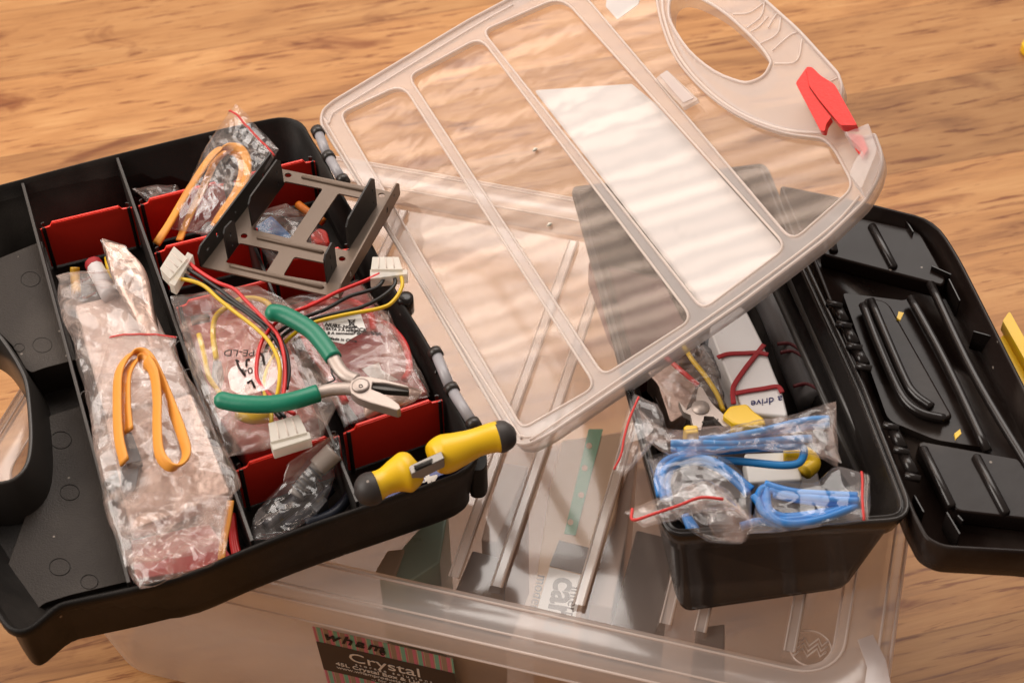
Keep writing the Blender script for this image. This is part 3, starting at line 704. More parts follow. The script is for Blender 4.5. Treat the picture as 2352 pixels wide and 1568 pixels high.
# hinge knuckles
for seq in ([(1900, 698), (1922, 745), (1946, 795), (1968, 842)], [(2030, 978), (2054, 1034), (2080, 1094)]):
    for (x, y) in seq:
        a = U(x - 2, y - 3, ZT + .001); b = U(x + 34, y + 6, ZT + .001); sweep('hinge_tab', [a, b], (.0035, .0022), BLACKG, tbx, 8) if False else sweep('hinge_tab', [a, b], .0024, BLACKG, tbx, 8)
    for (x, y), (x2, y2) in zip(seq[:-1], seq[1:]):
        sweep('hinge_pin', [U(x + 22, y + 10, ZT - .002), U(x2 + 18, y2 - 4, ZT - .002)], .0036, BLACKG, tbx, 12)
# open lid
ZLD = ZT - .002
ld = rnd([(2092, 1175), (1868, 600), (1788, 424), (1980, 462), (2150, 504), (2205, 590), (2352, 880), (2560, 1290), (2350, 1268), (2165, 1258), (2124, 1236)], [10, 0, 16, 0, 50, 40, 0, 60, 0, 30, 15], 4)
ld = [U(x, y, ZLD) for x, y in ld]
ZF2 = ZLD - .020
loops = [atz(offs(ld, .002), ZF2 - .006), atz(offs(ld, 0), ZF2 - .003), atz(ld, ZLD - .001), atz(offs(ld, .0008), ZLD), atz(offs(ld, .0022), ZLD), atz(offs(ld, .003), ZLD - .001), atz(offs(ld, .006), ZF2)]
vs = []; fs = []; n = len(ld)
for L in loops: vs += L
for kx in range(len(loops) - 1):
    for i in range(n):
        j = (i + 1) % n; fs.append((kx * n + i, kx * n + j, (kx + 1) * n + j, (kx + 1) * n + i))
fs.append(tuple(range(n))); fs.append(tuple((len(loops) - 1) * n + i for i in range(n)))
LIDM = mat('lid_gloss_plastic', (.013, .008, .0065), .24, .17, bump=.15, bscale=120, dust=.15)
tl = mesh('open_lid', vs, fs, LIDM, tbx, smooth=True)
zb = ZF2 + .0125
prism('raised_panel', rnd([(1885, 490), (1925, 488), (2112, 528), (2175, 640), (2166, 656), (1890, 584)], [6, 8, 20, 10, 8, 8]), ZF2, zb, LIDM, tl, .0025)
prism('raised_panel', rnd([(2108, 1018), (2118, 1012), (2340, 1052), (2440, 1200), (2195, 1172)], [6, 10, 10, 14, 16]), ZF2, zb, LIDM, tl, .0025)
for a, b in (((2001, 517), (2054, 617)), ((1896, 500), (1916, 580)), ((2118, 1027), (2187, 1166)), ((2240, 1046), (2312, 1182))):
    A = U(*a, zb + .0005); B = U(*b, zb + .0005); sweep('stiffening_rib', [A, A.lerp(B, .03), A.lerp(B, .97), B], [.0018, .003, .003, .0018], BLACKG, tl, 10)
prism('centre_panel', rnd([(1935, 672), (2078, 690), (2092, 678), (2280, 1030), (2150, 1010), (2040, 965)], [10, 10, 6, 12, 20, 20]), ZF2, ZF2 + .006, LIDM, tl, .002)
prism('oval_pad', rnd([(1984, 680), (2040, 690), (2190, 955), (2160, 965), (2100, 950), (2060, 880), (1985, 710)], [16, 20, 10, 20, 50, 50, 12]), ZF2 + .006, ZF2 + .011, LIDM, tl, .002)
for pts in ([(2137, 652), (2237, 861), (2352, 1055), (2380, 1100)], [(2091, 684), (2172, 834), (2268, 1036)], [(2000, 690), (2072, 858), (2100, 905), (2140, 935)], [(1982, 700), (2020, 800), (2068, 905), (2110, 946), (2170, 962)]):
    pth = [U(p.x, p.y, ZF2 + .012) for p in catmull([(x, y, 0) for x, y in pts], 6)]
    sweep('long_ridge', pth, .0030, BLACKG, tl, 8)
for a, b in (((2075, 495), (2098, 532)), ((2200, 1182), (2212, 1195)), ((2175, 1175), (2205, 1225)), ((2100, 1135), (2122, 1175)), ((2140, 610), (2185, 630)), ((2236, 760), (2290, 775)), ((2180, 640), (2205, 690))):
    wallpx(a, b, ZF2, ZLD - .004, .001, BLACKG, 'web', tl, 0, .0002)
YM = prism('y', rnd([(2290, 785), (2308, 765), (2345, 780), (2390, 850), (2400, 930), (2352, 885)], 4), ZF2 - .004, ZF2 + .004, YEL, None, .001)
YM2 = prism('y', rnd([(2303, 736), (2319, 714), (2400, 860), (2385, 880)], [3, 6, 3, 3]), ZF2 + .004, ZF2 + .012, YEL, None, .0015)
join('yellow_latch', [YM, YM2], tl)
for a in (((2064, 715), (2076, 718), (2068, 735), (2060, 730)), ((2192, 995), (2205, 985), (2208, 995), (2195, 1008))):
    prism('yellow_tongue', list(a), ZF2 + .011, ZF2 + .0125, YEL, tl)
yl2 = prism('yellow_clip', rnd([(2346, 100), (2358, 84), (2389, 97), (2389, 125), (2354, 112)], 4), .001, .010, YEL, None, .002)
tag(yl2, 'yellow plastic piece on the floor cut off by the right photo edge near the top', 'clip')

# ------------------------------------------------------------------ bags
def bag(name, left, right, z, mtl, label, group=None, puff=.006, amp=.0045, nu=56, nv=80, seed=0, zend=None, seal=None, sealw=.0008, fold=17, parent=None, under=.003, cat='plastic bag'):
    """a soft two-sheet bag. left/right: pixel edges from mouth to bottom; z: height (mouth), zend: height (bottom) or list of heights"""
    Lc = catmull([(x, y, 0) for x, y in left], 10); Rc = catmull([(x, y, 0) for x, y in right], 10)
    zs = z if isinstance(z, list) else [z, z if zend is None else zend]
    def samp(c, t):
        f = t * (len(c) - 1); i = min(int(f), len(c) - 2); return c[i].lerp(c[i + 1], f - i)
    def zz_(t):
        f = t * (len(zs) - 1); i = min(int(f), len(zs) - 2); return zs[i] + (zs[i + 1] - zs[i]) * (f - i)
    vs = []; fs = []; N = (nu + 1) * (nv + 1)
    for s in (1, -1):
        for j in range(nv + 1):
            v = j / nv; a = samp(Lc, v); b = samp(Rc, v); zb_ = zz_(v)
            for i in range(nu + 1):
                u = i / nu; q = a.lerp(b, u)
                p = U(q.x, q.y, zb_)
                e = (max(0, 4 * u * (1 - u)) ** .5) * (max(0, min(1, 4.5 * v, 4.5 * (1 - v))) ** .6)
                w_ = Vector((p.x, p.y, seed * 3.1 + s * .9))
                r1 = noise.voronoi(w_ * fold)[0]; crs = min(1, (r1[1] - r1[0]) * 2.2)
                n1 = noise.noise(w_ * fold * 1.6); n2 = abs(noise.noise(w_ * fold * 3.1 + Vector((4, 2, 1))))
                h = s * puff * e * (1 if s > 0 else .5) + amp * ((.55 - crs) * 1.1 + .7 * n1 - .9 * n2 - .5 * abs(noise.noise(w_ * fold * 5.5))) * (.35 + .65 * e)
                if s < 0: h -= under * e
                edge = amp * 1.6 * noise.noise(w_ * 35 + Vector((9, 9, 9)))
                lat = (b - a).normalized() * 0
                vs.append(p + Vector((edge * .5, amp * .8 * noise.noise(w_ * 30 + Vector((1, 7, 3))), h)))
    for s in range(2):
        for j in range(nv):
            for i in range(nu):
                k = s * N + j * (nu + 1) + i; fs.append((k, k + 1, k + nu + 2, k + nu + 1))
    me = bpy.data.meshes.new(name); me.from_pydata([tuple(v) for v in vs], [], fs); me.update()
    o = link(name, me, None, mtl)
    for p in me.polygons: p.use_smooth = (noise.noise(p.center * 40) > -.5)
    tag(o, label, cat, group)
    if seal:
        for sv in (seal if isinstance(seal, list) else [seal]):
            j = int(sv * nv); path = [vs[j * (nu + 1) + i] + Vector((0, 0, .0006)) for i in range(nu + 1)]
            sweep('seal_line', path, sealw, SEAL, o, 5)
            for dj in (1, 2):
                if 0 <= j + dj <= nv:
                    sweep('zip_ridge', [vs[(j + dj) * (nu + 1) + i] + Vector((0, 0, .0006)) for i in range(nu + 1)], .0004, BAGH, o, 4)
    return o
def wire(name, pts, r, mtl, parent=None, flat=None, sub=8, label=None, cat=None, group=None, upref=Vector((0, 0, 1)), wide=None):
    pth = catmull([U(x, y, z) for x, y, z in pts], sub)
    o = sweep(name, pth, r, mtl, parent, 10, flat, upref=upref, wide=wide)
    if label: tag(o, label, cat, group)
    return o
ZC = ZR
# --- orange cable standing in its bag at the back
o1 = thing('sata_cable', 'orange flat cable looped upright in the bag leaning on the black bracket', 'cable', U(470, 450, ZC))
pts = [C1(980, 905) + (ZC - .012,), C1(1060, 780) + (ZC - .004,), C1(1200, 540) + (ZC + .006,), C1(1330, 350) + (ZC + .014,), C1(1420, 298) + (ZC + .017,), C1(1510, 310) + (ZC + .017,), C1(1552, 400) + (ZC + .014,), C1(1530, 530) + (ZC + .010,), C1(1440, 670) + (ZC + .004,), C1(1360, 780) + (ZC - .001,)]
wire('cable_strand', pts, 0, ORG, o1, (.0031, .0010), wide=Vector((1, .1, .30)))
pts = [C1(1125, 880) + (ZC - .012,), C1(1170, 770) + (ZC - .008,), C1(1270, 560) + (ZC + .001,), C1(1350, 390) + (ZC + .008,), C1(1430, 325) + (ZC + .011,), C1(1500, 350) + (ZC + .011,), C1(1520, 440) + (ZC + .009,), C1(1480, 570) + (ZC + .004,), C1(1380, 720) + (ZC - .002,), C1(1340, 790) + (ZC - .005,)]
wire('cable_strand', pts, 0, ORG, o1, (.0028, .0010), wide=Vector((1, .1, .30)))
prism('connector', rnd([C1(1250, 815), C1(1290, 765), C1(1345, 755), C1(1335, 805), C1(1290, 835)], 3), ZC - .016, ZC - .008, CONN, o1, .001)
bag('zip_bag', [C1(1480, 25), C1(1340, 220), C1(1180, 520), C1(1040, 800)], [C1(1750, 310), C1(1640, 470), C1(1440, 700), C1(1330, 850)], [ZC + .028, ZC + .020, ZC + .008, ZC - .008], BAGT, 'clear zip bag standing round the upright orange cable at the organiser back', seal=.10, puff=.007, amp=.0022, seed=1, fold=30)
bag('cable_bag', [(300, 432), (330, 458), (345, 480)], [(405, 425), (415, 440), (405, 452)], ZC - .018, BAG, 'dark crumpled bag in the rear middle compartment of the organiser', seed=2, amp=.003, nu=20, nv=16)
wire('black_lead', [(310, 445, ZC - .025), (350, 438, ZC - .022), (395, 445, ZC - .026), (340, 462, ZC - .028)], .003, BWIRE, label='black coiled lead in the rear middle compartment behind the red divider', cat='lead')
# --- left column bags
bag('antistatic_bag', [(235, 548), (262, 640), (300, 720), (345, 800)], [(285, 560), (330, 620), (355, 720), (372, 800)], [ZC + .014, ZC + .006, ZC, ZC - .006], SILV, 'silvery antistatic bag poking up in the left column of the organiser', seed=3, amp=.0028, puff=.005, nu=22, nv=36, under=.004)
bag('clear_bag', [(128, 632), (150, 740), (190, 870), (215, 990), (240, 1100)], [(290, 610), (330, 700), (400, 800), (430, 900), (450, 1000)], [ZC - .004, ZC + .004, ZC + .008, ZC + .006, ZC + .002], BAGH, 'long cloudy bag filling the left column behind the looped orange cable', seed=4, amp=.0042, puff=.009)
bag('clear_bag', [(232, 550), (250, 600), (262, 660)], [(290, 565), (330, 640), (345, 700)], [ZC + .022, ZC + .014, ZC + .006], BAGT, 'small flap of clear film standing at the top of the left column', seed=14, amp=.0025, puff=.003, nu=18, nv=20)
t_ = wire('marker_tube', [C1(600, 1055) + (ZC - .012,), C1(640, 1130) + (ZC - .008,), C1(690, 1230) + (ZC - .004,)], .0060, mat('white_tube', (.62, .58, .58), .4), label='short white tube with dark red end among the left column bags', cat='tube')
wire('tube_end', [C1(585, 1025) + (ZC - .0125,), C1(600, 1055) + (ZC - .012,)], .0061, RBAND, t_)
wire('small_component', [C1(470, 1050) + (ZC - .012,), C1(470, 1110) + (ZC - .016,), C1(480, 1220) + (ZC - .018,)], .0034, mat('amber_part', (.55, .28, .01), .4), label='amber component upright at the top left of the left column', cat='component')
wire('small_component', [C1(690, 985) + (ZC - .008,), C1(700, 1060) + (ZC - .012,), C1(710, 1140) + (ZC - .014,)], .0040, YELW, label='amber component between the silvery bag and white tube', cat='component')
# --- front left: long bag with the second orange cable
o2 = thing('sata_cable', 'orange flat cable looped inside the long bag over the front of the organiser', 'cable', U(350, 950, ZC + .01))
zq = ZC + .0205
pts = [C2(780, 860), C2(745, 700), C2(735, 500), C2(745, 300), C2(810, 190), C2(880, 172), C2(940, 215), C2(1010, 350), C2(1080, 520), C2(1140, 680), C2(1170, 800), C2(1130, 875), C2(1060, 880), C2(1000, 800), C2(985, 640), C2(985, 450), C2(965, 300), C2(920, 215)]
pth = catmull([U(p[0], p[1], zq + (.001 if i < 9 else .004)) for i, p in enumerate(pts)], 8)
sweep('cable_strand', pth, 0, ORG, o2, flat=(.0040, .0010), wide=Vector((.75, -.1, .65)))
pts = [C2(800, 670), C2(785, 500), C2(790, 330), C2(835, 235), C2(885, 215), C2(935, 270)]
pth = catmull([U(p[0], p[1], zq - .001) for p in pts], 8)
sweep('cable_strand', pth, 0, ORG, o2, flat=(.0046, .0010), wide=Vector((.8, -.1, .55)))
prism('connector', rnd([C2(770, 675), C2(825, 665), C2(870, 790), C2(890, 850), C2(790, 870)], 4), ZC + .004, ZC + .010, CONN, o2, .001)
prism('connector', rnd([C2(755, 880), C2(880, 860), C2(850, 1020), C2(810, 1080), C2(760, 1040)], 4), ZC - .002, ZC + .005, CONN, o2, .001)
bag('zip_bag', [C2(690, 65), C2(650, 200), C2(600, 420), C2(560, 590), C2(620, 900), C2(700, 1250), C2(780, 1520)], [C2(1110, 60), C2(1110, 200), C2(1240, 420), C2(1330, 620), C2(1500, 970), C2(1450, 1080), C2(1380, 1400)], [ZC + .015, ZC + .013, ZC + .012, ZC + .012, ZC + .010, ZC + .006, ZC + .003], BAGH, 'long cloudy zip bag with orange cable, hanging over the front left column', seal=.02, seed=5, puff=.009, amp=.0030, nu=64, nv=140, fold=17)
bag('clear_bag', [(272, 1130), (275, 1230), (292, 1310), (320, 1352)], [(530, 1140), (525, 1200), (510, 1275), (430, 1308)], [ZC + .006, ZC + .004, ZC + .003, ZC + .004], BAG, 'crumpled bag bottom draped over the front edge of the organiser', seed=6, puff=.006, amp=.0045, fold=26)
prism('foil_packet', rnd([(240, 960), (440, 900), (530, 1130), (300, 1220)], 10), ZC - .012, ZC - .002, SILV, None, .002)
tag(bpy.data.objects['foil_packet'], 'flat pinkish foil packet lying under the looped orange cable', 'packet')
rc = thing('ribbon_leads', 'orange and red flat leads standing between long bag and divider wall', 'leads', U(520, 1250, ZC - .02))
wire('orange_lead', [(530, 1150, ZC - .004), (522, 1200, ZC - .006), (512, 1250, ZC - .008), (508, 1290, ZC - .01)], 0, ORG, rc, (.0022, .001))
for k_ in range(3): wire('red_lead', [(528 + 4 * k_, 1180, ZC - .016), (532 + 5 * k_, 1240, ZC - .016), (538 + 6 * k_, 1275, ZC - .016)], .0016, RWIRE, rc)
prism('red_packet', rnd([(300, 1240), (480, 1200), (540, 1290), (440, 1310), (310, 1330)], 8), ZC - .03, ZC - .014, mat('red_card', (.42, .03, .03), .5), None, .002)
tag(bpy.data.objects['red_packet'], 'red packet under the crumpled bag at the front left compartment', 'packet')
prism('pale_packet', rnd([(170, 700), (330, 660), (395, 800), (440, 900), (240, 950)], 10), ZC - .022, ZC - .008, mat('pale_wrap', (.52, .38, .33), .4, bump=.6, bscale=80), None, .002)
tag(bpy.data.objects['pale_packet'], 'pale wrapped packet under the cloudy bags in the left column', 'packet')
# --- centre bag with yellow wires
def PK(name, pts, z0, z1, mtl, label, cat='packet'):
    o = prism(name, rnd(pts, 8), z0, z1, mtl, None, .002); tag(o, label, cat)
PK('crumpled_packet', [(420, 720), (620, 670), (740, 950), (560, 1040), (500, 960)], ZC - .035, ZC - .016, mat('dusty_red_wrap', (.48, .10, .08), .4, bump=.8, bscale=60), 'dusty red crumpled packet under the bag printed with the recycling sign')
PK('cable_nest', [(660, 700), (830, 650), (960, 860), (985, 900), (800, 960)], ZC - .035, ZC - .018, mat('maroon_wrap', (.34, .03, .03), .35, bump=.8, bscale=60), 'maroon wrapped cable nest under the bag with the white printed tag')
yw = thing('yellow_lead', 'yellow wire pair with grey plugs inside the recycling sign bag', 'lead', U(500, 830, ZC))
wire('wire', [C4(150, 215) + (ZC + .006,), C4(180, 330) + (ZC + .005,), C4(210, 470) + (ZC + .004,), C4(265, 560) + (ZC + .003,), C4(330, 640) + (ZC + .001,)], .0017, YELW, yw)
wire('wire', [C4(260, 375) + (ZC + .004,), C4(240, 230) + (ZC + .006,), C4(250, 120) + (ZC + .007,), C4(300, 60) + (ZC + .006,), C4(400, 0) + (ZC + .003,), C4(500, -10) + (ZC + .002,), C4(580, 20) + (ZC + .003,), C4(620, 90) + (ZC + .003,)], .0019, YELW, yw)
prism('plug', rnd([C4(240, 380), C4(290, 380), C4(300, 450), C4(260, 560), C4(230, 470)], 3), ZC - .004, ZC + .003, CONN, yw, .001)
prism('plug', rnd([C4(95, 100), C4(210, 80), C4(220, 105), C4(100, 130)], 3), ZC - .004, ZC + .001, CONN, yw, .001)
wire('wire', [C4(400, 710) + (ZC + .000,), C4(470, 735) + (ZC + .001,), C4(540, 735) + (ZC + .001,), C4(600, 720) + (ZC,)], .0042, YELW, yw)
pb = bag('printed_bag', [(393, 680), (420, 780), (450, 870), (485, 960), (520, 1050)], [(590, 655), (690, 720), (745, 800), (780, 900), (735, 1005)], [ZC + .002, ZC + .010, ZC + .012, ZC + .009, ZC + .002], BAGH, 'crumpled clear bag printed with a recycling triangle and PE-LD', seed=7, puff=.007, amp=.0035)
zp = ZC + .032
prism('white_patch', rnd([C4(330, 470), C4(350, 420), C4(560, 330), C4(700, 300), C4(720, 420), C4(580, 560), C4(420, 600), C4(350, 560)], 6), ZC + .0190, ZC + .0195, BAGH, pb)
ptext('PE-LD', C4(505, 312), C4(380, 312), zp - .012, .0078, INK, pb)
ptext('04', C4(490, 420), C4(445, 425), zp - .012, .0075, INK, pb)
for q in ([(440, 470), (400, 420), (385, 375), (400, 385)], [(470, 370), (450, 375), (448, 412)], [(560, 400), (548, 340), (530, 330)], [(455, 520), (480, 500), (500, 545)]):
    pth = [U(*C4(x, y), zp - .012) for x, y in q]; sweep('recycling_sign', pth, .0008, INK, pb, 5)
# --- right bag with red cables and printed tag
for i, q in enumerate([[(820, 60), (900, 20), (1100, 10), (1220, 80), (1250, 200)], [(1290, 140), (1350, 170), (1440, 280), (1470, 430), (1440, 500)], [(800, 210), (860, 330), (940, 440), (1010, 540), (1070, 640)], [(830, 250), (900, 370), (960, 460), (1000, 520)]]):
    wire('red_cable', [C4(x, y) + (ZC + .003 - .002 * i,) for x, y in q], .0024, RWIRE, None, label=['red cable arching over the top of the printed tag', 'red cable curving down beside the organiser hinge wall', 'red cable running under the plier jaws from the wire bundle', 'second red cable, just inside the one under the plier shank'][i], cat='cable', group='red cables in the right bag')
tagz = ZC + .017
tg = prism('printed_tag', [C4(925, 130), C4(1080, 90), C4(1165, 85), C4(1200, 190), C4(1100, 245), C4(1060, 275), C4(960, 250), C4(945, 200)], tagz - .0004, tagz, PAPER, None)
tag(tg, 'white paper tag with four printed lines and a crossed bin sign', 'tag')
for i, (s, a, b) in enumerate((('NUBS-394LOCK', (938, 160), (1040, 175)), ('SATA II A straight connector', (945, 185), (1070, 195)), ('B A connector 45 cms length', (955, 212), (1080, 215)), ('Made in China', (962, 245), (1050, 255)))):
    ptext(s, C4(*a), C4(*b), tagz + .0003, (.0040, .0030, .0030, .0032)[i], INK, tg, bold=.00005)
for q in ([(1085, 120), (1130, 165)], [(1130, 118), (1088, 162)], [(1090, 125), (1125, 125), (1118, 158), (1098, 158), (1090, 125)]):
    sweep('bin_sign', [U(*C4(x, y), tagz + .0004) for x, y in q], .0003, INK, tg, 4)
prism('bin_sign_bar', [C4(1105, 168), C4(1140, 160), C4(1142, 166), C4(1107, 174)], tagz + .0001, tagz + .0005, INK, tg)
prism('white_slip', [C4(1170, 430), C4(1280, 390), C4(1300, 440), C4(1400, 500), C4(1260, 520)], ZC + .000, ZC + .0005, PAPER, None); tag(bpy.data.objects['white_slip'], 'blank white paper corner showing behind the plier head', 'paper slip')
bag('clear_bag', [(655, 690), (690, 760), (740, 850), (790, 975)], [(830, 640), (900, 740), (960, 850), (985, 905)], [ZC + .001, ZC + .009, ZC + .008, ZC + .000], BAG, 'clear bag holding the red cables and white tag by the hinge', seed=8, puff=.006, amp=.0036)
bag('clear_bag', [C4(1270, 60), C4(1275, 200), C4(1300, 350), C4(1320, 520)], [C4(1345, 80), C4(1400, 260), C4(1480, 420), C4(1560, 580)], [ZC + .012, ZC + .010, ZC + .006, ZC + .004], BAGH, 'narrow shiny twist of film down the right of the printed tag', seed=9, puff=.005, amp=.004, nu=18, nv=40)
bag('antistatic_bag', [C4(1180, 640), C4(1180, 720), C4(1200, 745)], [C4(1400, 540), C4(1540, 570), C4(1500, 640)], [ZC + .000, ZC - .002, ZC - .004], SILV, 'silvery film bunched behind the front right red divider', seed=10, amp=.003, puff=.004, nu=24, nv=16)
prism('black_clip', rnd([C4(1045, 640), C4(1080, 640), C4(1150, 740), C4(1110, 760)], 3), ZC - .012, ZC - .004, BLACKG, None, .001); tag(bpy.data.objects['black_clip'], 'black plug wedged by the inner wall below the pliers', 'plug')
# --- blue foam bag below the bracket
PK('blue_foam_piece', [C3(650, 640), C3(760, 560), C3(890, 690), C3(860, 720), C3(700, 670)], ZC - .04, ZC - .022, BLUEP, 'blue piece in a clear bag seen through the bracket window', 'foam piece')
bag('clear_bag', [C3(620, 560), C3(640, 640), C3(720, 840), C3(740, 900)], [C3(850, 490), C3(1000, 590), C3(1110, 740), C3(1080, 800)], [ZC - .02, ZC - .014, ZC - .016, ZC - .02], BAG, 'clear bag round the blue piece beneath the bracket', seed=11, amp=.004, puff=.006, nu=28, nv=34)
wire('orange_clip', [C3(930, 500) + (ZC - .02,), C3(1010, 560) + (ZC - .018,), C3(1090, 610) + (ZC - .02,)], .003, mat('orange_plastic', (.62, .16, .01), .4), label='orange plastic strip below the bracket near the hinge wall', cat='clip')
PK('rubber_bung', [C3(1000, 690), C3(1060, 640), C3(1110, 660), C3(1130, 740), C3(1040, 740)], ZC - .04, ZC - .018, RED, 'rounded red piece under the bracket middle bar', 'cap')

# --- front middle compartment: grey plugs in a bag
vg = thing('network_lead', 'grey ribbed network plug with dark lead in the front middle compartment', 'lead', U(680, 1130, ZC - .01))
A_ = C4(760, 1230); B_ = C4(1000, 950)
wire('plug_boot', [A_ + (ZC - .012,), C4(830, 1130) + (ZC - .008,), C4(900, 1050) + (ZC - .004,)], .0052, mat('light_grey_boot', (.36, .33, .31), .4), vg)
wire('plug_head', [C4(895, 1050) + (ZC - .004,), C4(1000, 950) + (ZC + .002,)], .0066, mat('clear_grey_plug', (.42, .36, .32), .25), vg)
for k_ in range(6):
    x = 780 + 20 * k_; y = 1195 - 23 * k_; wire('boot_rib', [C4(x - 6, y + 6) + (ZC - .0095 + .0009 * k_,), C4(x + 4, y - 4) + (ZC - .009 + .0009 * k_,)], .0058, CONN, vg)
for q in ([(560, 1420), (680, 1330), (800, 1180)], [(820, 1400), (1000, 1330), (1120, 1190)], [(700, 1420), (860, 1300), (980, 1180)]):
    wire('dark_lead', [C4(x, y) + (ZC - .024,) for x, y in q], .0035, mat('ink_blue_lead', (.012, .016, .028), .4), vg)
prism('grey_plug', rnd([C4(850, 1290), C4(920, 1220), C4(960, 1250), C4(890, 1330)], 3), ZC - .03, ZC - .018, CONN, vg, .001)
bag('clear_bag', [C4(590, 1230), C4(520, 1330), C4(490, 1420), C4(490, 1500)], [C4(1010, 850), C4(1030, 980), C4(900, 1300), C4(640, 1490)], [ZC - .004, ZC - .003, ZC - .008, ZC - .010], BAGT, 'clear bag round the grey network plug behind the front wall', seed=12, puff=.005, amp=.004, fold=18)
bag('clear_bag', [C4(720, 1010), C4(690, 1110), C4(690, 1200)], [C4(1010, 830), C4(960, 900), C4(800, 1080)], [ZC + .006, ZC + .001, ZC - .004], BAG, 'loose flap of bag film folded over the front middle red divider', seed=13, puff=.003, amp=.0025, nu=20, nv=24)
# blue memory card pack
bc = prism('memory_card_pack', rnd([C4(1290, 1240), C4(1480, 1150), C4(1540, 1090), C4(1700, 1040), C4(1840, 990), C4(1860, 1010), C4(1700, 1085), C4(1500, 1165), C4(1320, 1245)], 2), ZC - .012, ZC - .004, NAVY, None, .0006)
tag(bc, 'dark blue memory card pack reading 4GB behind the front wall', 'card pack')
ptext('4', C4(1632, 1070), C4(1585, 1082), ZC - .0036, .016, WINK, bc, bold=.0005)
ptext('GB', C4(1585, 1085), C4(1535, 1098), ZC - .0036, .009, WINK, bc)

# ------------------------------------------------------------------ bracket
brk = thing('mounting_bracket', 'black painted metal drive bracket with upright flanges resting on the dividers', 'bracket', U(560, 500, ZR + .012))
zb0 = ZR + .010
def ell(x, y, a, b, n=14): return [C3(x + a * math.cos(2 * math.pi * k / n), y + b * math.sin(2 * math.pi * k / n)) for k in range(n)]
po = [C3(*p) for p in ((318, 885), (560, 560), (800, 262), (835, 278), (1430, 402), (1565, 436), (1500, 560), (1190, 1085), (760, 985))]
wins = [rnd([C3(*p) for p in ((845, 352), (1085, 400), (880, 712), (640, 655))], 6), rnd([C3(*p) for p in ((1180, 428), (1345, 462), (1250, 790), (975, 735))], 6),
        rnd([C3(*p) for p in ((560, 738), (812, 792), (730, 922), (472, 860))], 6), rnd([C3(*p) for p in ((905, 825), (1175, 880), (1105, 988), (835, 942))], 6)]
hls = [ell(866, 315, 22, 14), ell(1453, 440, 22, 14), ell(590, 695, 22, 15), ell(1205, 838, 22, 15)]
prism('bracket_plate', po, zb0 - .0012, zb0, BRK, brk, 0, holes=wins + hls)
for a, b in (((950, 325), (1400, 425)), ((670, 705), (1090, 800)), ((500, 880), (1090, 1020))):
    A = U(*C3(*a), zb0 + .0002); B = U(*C3(*b), zb0 + .0002); sweep('pressed_rib', [A, A.lerp(B, .02), A.lerp(B, .98), B], [.0006, .0016, .0016, .0006], BRK, brk, 8)
def flange(a, b, h0, h1, cut=.004, name='flange', mtl=BRKD, holes=()):
    A = U(*C3(*a), zb0); B = U(*C3(*b), zb0); d = (B - A).normalized(); L = (B - A).length; nn = Vector((-d.y, d.x, 0)) * .0006
    prof = [(0, 0), (L, 0), (L, h1 - cut), (L - cut, h1), (cut, h0), (0, h0 - cut)]
    def P3(x, z): return A + d * x + Vector((0, 0, z))
    hl_ = [[(cx * L + rx * math.cos(t * .785), cz + rz * math.sin(t * .785)) for t in range(8)] for cx, cz, rx, rz in holes]
    lps = [prof] + hl_; flat = [p for l_ in lps for p in l_]
    tri = tessellate_polygon([[Vector((x, z, 0)) for x, z in l_] for l_ in lps]); k = len(flat)
    f = [P3(x, z) + nn for x, z in flat] + [P3(x, z) - nn for x, z in flat]
    fs = [tuple(t) for t in tri] + [tuple(k + i for i in reversed(t)) for t in tri]; s = 0
    for l_ in lps:
        c = len(l_)
        for i in range(c): fs.append((s + i, s + (i + 1) % c, k + s + (i + 1) % c, k + s + i))
        s += c
    return mesh(name, f, fs, mtl, brk)
flange((318, 888), (800, 262), .016, .018, holes=[(.10, .007, .0018, .0012), (.22, .009, .0014, .0028), (.45, .008, .0010, .001), (.82, .008, .0014, .003)])
flange((640, 632), (838, 372), .024, .026, holes=[(.85, .017, .0007, .0018), (.85, .007, .0007, .0018)])
flange((490, 838), (552, 745), .026, .024, .003, holes=[(.5, .016, .0010, .0022), (.5, .007, .0010, .0022)])
flange((1190, 1085), (1565, 436), .010, .014, holes=[(.90, .008, .0015, .0016), (.78, .006, .0018, .0026), (.18, .005, .0020, .0024)], mtl=BRK)
flange((1245, 775), (1420, 500), .024, .028, holes=[(.9, .017, .0007, .0018), (.9, .006, .0007, .0016)])
flange((1110, 990), (1168, 880), .024, .024, .003, holes=[(.5, .016, .0008, .0024), (.5, .006, .0008, .0024)])

# ------------------------------------------------------------------ power splitter cable
ps = thing('power_splitter_cable', 'power splitter lead of red, black and yellow wires with three milky plugs', 'cable', U(640, 800, ZR + .02))
zt = ZR + .017
def W_(pts, m_, z=None, r=.0013): return wire('wire', [C4(x, y) + ((z or zt) + dz,) for x, y, dz in pts], r, m_, ps)
X1 = lambda x, y: ((C1(x, y)[0] - 401.9) / .3662, (C1(x, y)[1] - 689.1) / .3662)
def c3(x, y, dz=0): p = C3(x, y); return ((p[0] - 401.9) / .3662, (p[1] - 689.1) / .3662, dz)
W_([c3(225, 845, .004), c3(300, 910, .005), c3(420, 985, .006), c3(530, 1030, .006), c3(600, 1100, .006), (560, 120, .006), (640, 210, .007), (680, 330, .006), (690, 480, .004), (680, 600, .003)], RWIRE)
W_([c3(200, 885, .003), c3(300, 940, .004), c3(420, 1020, .004), c3(540, 1110, .004), (520, 110, .004), (620, 190, .005), (690, 300, .004), (715, 440, .002), (700, 560, .000)], BWIRE)
W_([c3(180, 930, .002), c3(260, 960, .003), c3(360, 1020, .003), c3(470, 1090, .003), (450, 80, .003), (600, 210, .003), (670, 330, .002), (690, 470, -.001), (690, 560, -.002)], BWIRE)
